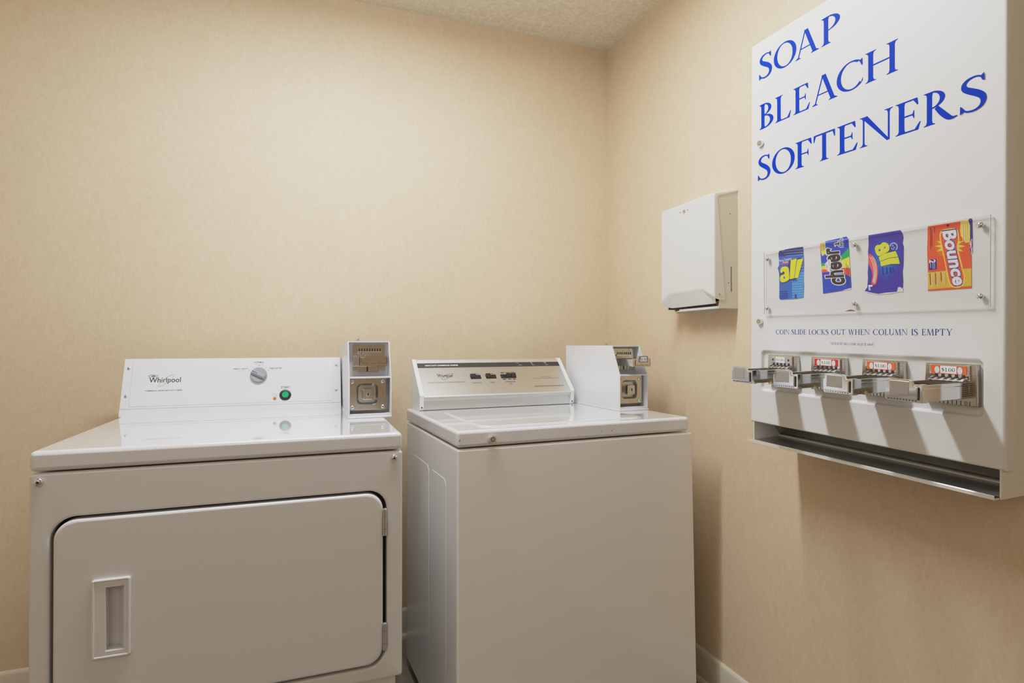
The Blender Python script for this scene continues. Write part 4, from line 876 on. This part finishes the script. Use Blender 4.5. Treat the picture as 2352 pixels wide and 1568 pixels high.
# coin slides
CH = MT['chrome']
def vend_slide(ca, kind, text):
    z = -.0078
    g = G()
    o = [(ca-.0455, .1025), (ca+.0445, .1028), (ca+.0440, .1500), (ca+.0415, .1772), (ca-.0435, .1765), (ca-.0448, .1500)]
    g.prism(F0, o, z, .0045, MT['worn'], .0030, 2)
    g.prism(F0, [(ca-.0345, .1480), (ca+.0345, .1480), (ca+.0335, .1752), (ca-.0335, .1748)], .0040, .0085, CH, .0015, 2)
    for sgn in (-1, 1):
        for k in range(5): g.box(F0, ca+sgn*.0395-.0030, ca+sgn*.0395+.0030, .1500+k*.0048, .1500+k*.0048+.0022, .0040, .0050, MT['satin'])
    for k in range(11): g.box(F0, ca-.0400+k*.0072, ca-.0392+k*.0072, .1045, .1115, .0042, .0050, MT['dark'])
    g.lathe(F0, ca+.0260, .1082, [(.0030, .0045), (.0028, .0058)], MT['olive'], 14); g.lathe(F0, ca-.0300, .1082, [(.0030, .0045), (.0028, .0058)], MT['olive'], 14)
    # comb over the slide
    g.hexa([F0(ca-.029, .1462, .021), F0(ca+.030, .1462, .021), F0(ca+.030, .1462, .008), F0(ca-.029, .1462, .008), F0(ca-.029, .1486, .021), F0(ca+.030, .1486, .021), F0(ca+.030, .1545, .008), F0(ca-.029, .1545, .008)], CH, .0008, 1)
    for k in range(5):
        a = ca-.0230+k*.0113
        for (p, q), (r, s) in (((.0000, .1585), (-.0004, .1545)), ((-.0004, .1545), (-.0030, .1505)), ((-.0030, .1505), (-.0032, .1470))):
            cc = lambda b: .0092 if b > .1544 else .0092+(.1545-b)/.0059*.0132
            c1, c2 = min(cc(q), .0220), min(cc(s), .0220)
            g.add([F0(a+p, q, c1), F0(a+p+.0048, q, c1), F0(a+r+.0048, s, c2), F0(a+r, s, c2)], [[0, 1, 2, 3]], MT['dark'])
    fp = g.build('coin_slide', vend, 40, label=text)
    g = G(); a0, a1 = ca-.0315, ca+.0312
    g.box(F0, a0, a1, .1170, .1405, .004, .118, CH, .0010, 1)
    g.box(F0, a0, a0+.0022, .1400, .1462, .004, .118, CH, .0006, 1); g.box(F0, a1-.0022, a1, .1400, .1462, .004, .118, CH, .0006, 1)
    for k in range(7): g.box(F0, a1-.0002, a1+.0004, .1215+k*.0035, .1228+k*.0035, .006, .022, MT['dark'])
    g.prism(F0, [(a0-.0008, .1190), (a0+.002, .1160), (a1+.0010, .1160), (a1+.0012, .1475), (a1-.006, .1475), (a1-.008, .1462), (a0+.004, .1462), (a0-.0008, .1440)], .115, .128, CH, .0012, 2)
    g.prism(F0, [(a0+.0020, .1218), (a1-.0052, .1208), (a1-.0048, .1425), (a1-.0070, .1432), (a1-.0118, .1440), (a1-.0150, .1530), (a1-.0190, .1548), (a0+.0120, .1552), (a0+.0085, .1545), (a0+.0060, .1460), (a0+.0025, .1440)], .126, .1325, CH, .0015, 2)
    g.prism(F0, [(a0+.0100, .1290), (a1-.0180, .1285), (a1-.0180, .1520), (a0+.0110, .1525)], .1320, .1330, MT['paddle'], .0006, 1)
    g.box(F0, a1-.0045, a1-.0034, .1205, .1420, .1276, .1284, MT['dark']); g.box(F0, a0+.0008, a0+.0016, .1300, .1420, .1276, .1284, MT['dark'])
    for k in range(10): g.box(F0, a0+.004+k*.0053, a0+.0068+k*.0053, .1186, .1198, .1276, .1284, MT['dark'])
    g.build('slide_bar', fp, 40)
    g = G(); z = .0090
    if kind:
        g.poly(F0, [(ca-.0300, .1585), (ca+.0295, .1582), (ca+.0295, .1735), (ca-.0300, .1738)], z, MT[kind])
        for a in (ca-.0195, ca+.0190): g.poly(F0, ell(a, .1655, .0050, .0072, 22), z+.0002, MT['ink']); g.poly(F0, ell(a, .1655, .0045, .0067, 22), z+.0003, MT['oval'])
    else:
        for a in (ca-.0235, ca+.0235): g.poly(F0, ell(a, .1660, .0022, .0026, 12), z, MT['dark'])
    g.poly(F0, [(ca-.0138, .1598), (ca+.0135, .1596), (ca+.0135, .1728), (ca-.0138, .1730)], z+.0004, MT['paperlab'])
    serif(g, F0, '$1.00', ca-.0110, ca+.0108, .1625, .1698, z+.0007, MT['ink'], gap=.12)
    g.build('price_label', fp, 0)
vend_slide(.1035, None, 'coin slide with a plain white $1.00 tag')
vend_slide(.2310, 'redlab', 'coin slide with a red $1.00 tag')
vend_slide(.3570, 'orlab', 'coin slide with an orange $1.00 tag, third along')
vend_slide(.4845, 'orlab', 'coin slide with an orange $1.00 tag, nearest the viewer')

# ================================================================== sample packets behind the clear cover
LAB = {'1': ('detergent_packet', 'light blue detergent packet with white stripes and upright yellow lettering, leftmost behind the clear cover', 'packet'),
       '2': ('detergent_packet', 'dark blue detergent packet with black lettering and a green, yellow and red rainbow stripe', 'packet'),
       '3': ('detergent_packet', 'torn violet-blue detergent packet with sideways yellow lettering and a red arc', 'packet'),
       '4': ('dryer_sheet_packet', 'orange dryer sheet packet with white lettering and a yellow starburst', 'packet')}
def chaikin(p, n=2):
    for _ in range(n):
        p = [q for i in range(len(p)) for (x0, y0), (x1, y1) in [(p[i], p[(i+1) % len(p)])] for q in ((.8*x0+.2*x1, .8*y0+.2*y1), (.2*x0+.8*x1, .2*y0+.8*y1))]
    return p
for key in '1234':
    n_, l_, c_ = LAB[key]; g = G(); ops = PK[key]
    z = .0008
    for i, op in enumerate(ops):
        zz = z+.00002*i
        if op[0] == 'p':
            g.poly(F0, chaikin(op[2]) if i > 3 and len(op[2]) > 8 and len(op[2]) != 24 else op[2], zz, pmat(op[1]))
        else:
            g.text3(F0, op[2], op[4][0], op[4][1], op[4][2], zz, pmat(op[1]), op[3])
    # move the art to its own origin so the packet's own transform is meaningful
    xs = [v.x for v in g.v]; zs = [v.z for v in g.v]; off = Vector(((min(xs)+max(xs))/2, 0, min(zs)))
    g.v = [v-off for v in g.v]
    o = g.build(n_, None, 0)
    o.matrix_world = Matrix.Translation(VO) @ VE.to_matrix().to_4x4() @ Matrix.Translation(off)
    o['label'] = l_; o['category'] = c_; o['group'] = 'sample packets behind the clear cover'

# ================================================================== paper towel dispenser
DA = .530
disp = thing('paper_towel_dispenser', 'cream white metal paper towel dispenser on the wall beside the vending machine', 'paper towel dispenser', (0, -DA, 1.235), (0, 0, -PI/2))
D = MT['disp']; DS = MT['dispside']; w = .2725
FD = F((0, 0, 0)); sideR = F((0, 0, 0), (0, 1, 0), (0, 0, 1))   # side: a = y (negative outwards), n = +x
g = G()
g.box(FD, .0040, w-.002, .0005, .3655, 0, .003, DS)                       # back plate
g.prism(sideR, [(0, 0), (0, .366), (-.080, .340), (-.0600, .0350), (-.030, .0)], .003, .006, DS, 0)
g.prism(sideR, [(0, 0), (0, .366), (-.080, .340), (-.0700, .0290), (-.0735, .0100), (-.0706, .0)], w-.004, w-.001, DS, 0)
g.box(FD, .006, w-.004, 0, .003, 0, .020, DS)
g.hexa([FD(.070, 0, .0700), FD(w-.004, 0, .0700), FD(w-.004, 0, .050), FD(.030, 0, .050), FD(.070, .003, .0700), FD(w-.004, .003, .0700), FD(w-.004, .003, .050), FD(.030, .003, .050)], DS)
g.box(FD, .075, w-.004, .003, .007, .0680, .0700, DS)
g.box(FD, .006, w-.004, .004, .05, .004, .0065, MT['dark'])  # dark slab and strip: shade inside the case put into the colour
g.poly(FD, [(.006, .003), (w-.004, .003), (w-.004, .0032), (.006, .0032)], .02, MT['dark'])
fr = F((w-.001, 0, 0), (0, 1, 0), (0, 0, 1))
g.box(fr, -.0268, -.0246, .0515, .1285, 0, .0004, MT['dark'])
for a, b in ((-.0293, .2890), (-.0361, .0782)): g.poly(fr, ell(a, b, .0020, .0016, 10), .0005, MT['dark'])
case = g.build('case', disp, 35)
g = G()
g.box(FD, .008, w-.006, .010, .034, .012, .066, MT['dark']); g.build('towel_slot_shade', disp, 30)  # dark block filling the opening, its shade put into the colour
# cover: folded sheet with a scooped lower lip
t0, t1, tb = .0, w, .090
top = .350; scoop = .0625; low = .014
X = lambda x, c, b: Vector((x, -c, b))
g = G()
fx0, fx1 = t0, t1
bm = bmesh.new()
def q(*ps): return bm.faces.new([bm.verts.new(p) for p in ps])
A = dict(TL=X(t0, tb, top), TR=X(t1, tb, top), sL=X(.046, tb, scoop), sR=X(.214, tb, scoop), mL=X(t0, tb, .034), mR=X(t1, tb, .034),
         bL=X(.038, .070, low), bR=X(.262, .074, low+.001), lL=X(.006, .080, .020), lR=X(t1-.003, .083, .022),
         kTL=X(t0, 0.001, .3690), kTR=X(t1, 0.001, .3690))
vv = {k: bm.verts.new(p) for k, p in A.items()}
for f in (('TL', 'mL', 'sL', 'sR', 'mR', 'TR'), ('sL', 'bL', 'bR', 'sR'), ('mL', 'lL', 'bL', 'sL'), ('sR', 'bR', 'lR', 'mR'), ('TL', 'TR', 'kTR', 'kTL')): bm.faces.new([vv[k] for k in f])
for s_, (a_, b_) in (('L', ('TL', 'mL')), ('R', ('TR', 'mR'))):
    x = t0 if s_ == 'L' else t1
    fl1 = bm.verts.new(X(x, .0777, .3405)); fl2 = bm.verts.new(X(x, .0500, .0295)); fl3 = bm.verts.new(X(x, .0540, .0245)); fl4 = bm.verts.new(X(x, .0620, .0240)); ct = bm.verts.new(X(x, .001, .3615))
    fs = [vv[a_], vv[b_], fl4, fl3, fl2, fl1]
    fs2 = [vv['kT'+s_], vv[a_], fl1, ct]
    if s_ == 'L': fs = fs[::-1]; fs2 = fs2[::-1]
    bm.faces.new(fs); bm.faces.new(fs2)
bmesh.ops.recalc_face_normals(bm, faces=list(bm.faces))
be = [e for e in bm.edges if len(e.link_faces) == 2]
bmesh.ops.bevel(bm, geom=be, offset=.0050, segments=3, profile=0.5, affect='EDGES')
g.addbm(bm, D)
g.build('cover', disp, 40)
tubular_lock(FD, .1290, .3240, .0068, .003, disp, tb-.0005)
for a in (.1085, .1465):
    g = G(); g.lathe(FD, a, .3245, [(.0022, tb), (.0020, tb+.0008)], MT['rust'], 12); g.build('rivet', disp, 40)
fr = F((w, 0, 0), (0, 1, 0), (0, 0, 1)); g = G(); g.lathe(fr, -.0712, .0428, [(.0034, 0), (.0030, .0012)], MT['olive'], 14); g.build('rivet', disp, 40)
g = G(); g.box(FD, w-.006, w-.0015, .010, .022, .0715, .0785, mat('red_brown_plastic', (.10, .02, .015), .4)); g.build('catch', disp, 30)

# ================================================================== lights, camera
def lamp(name, kind, loc, energy, col, **kw):
    l = bpy.data.lights.new(name, kind); l.energy = energy; l.color = col
    for k, v in kw.items():
        if k != 'target': setattr(l, k, v)
    o = bpy.data.objects.new(name, l); COL.objects.link(o); o.location = loc
    if 'target' in kw: o.rotation_euler = (Vector(kw['target'])-Vector(loc)).to_track_quat('-Z', 'Y').to_euler()
    return o
lamp('ceiling_tube', 'AREA', LAMP_P, DOWN_E, LAMP_C, shape='RECTANGLE', size=LAMP_L, size_y=.10)
lamp('ceiling_glow', 'POINT', (LAMP_P[0], LAMP_P[1], LAMP_P[2]-.04), LAMP_E, LAMP_C, shadow_soft_size=.06)
lamp('room_fill', 'AREA', FILL_P, FILL_E, FILL_C, shape='RECTANGLE', size=1.8, size_y=1.2, target=FILL_T)
wd = bpy.data.worlds.new('World'); SC.world = wd; wd.use_nodes = True
wd.node_tree.nodes['Background'].inputs[0].default_value = (.5, .45, .38, 1); wd.node_tree.nodes['Background'].inputs[1].default_value = .3

cam = bpy.data.cameras.new('Camera'); cam.sensor_width = 36; cam.lens = 1299.76/2352*36; cam.clip_start = .02
co = bpy.data.objects.new('Camera', cam); COL.objects.link(co)
co.location = (-1.249, -2.1988, 1.1237); co.rotation_euler = (PI/2+.0060, .0003, -.3492)
SC.camera = co
SC.view_settings.view_transform = 'Standard'; SC.view_settings.look = 'None'
SC.view_settings.exposure = 0; SC.view_settings.gamma = 1

# gentle shoulder on the highlights, like the photograph's own tone curve
vs_ = SC.view_settings; vs_.use_curve_mapping = True
cm = vs_.curve_mapping; cm.extend = 'HORIZONTAL'
WLV = 3.0; cm.black_level = (0, 0, 0); cm.white_level = (WLV, WLV, WLV)
cv = cm.curves[3]
for x, y in CURVE[1:-1]: cv.points.new(x/WLV, y)
cv.points[0].location = (0, 0); cv.points[-1].location = (1, CURVE[-1][1])
cm.update()
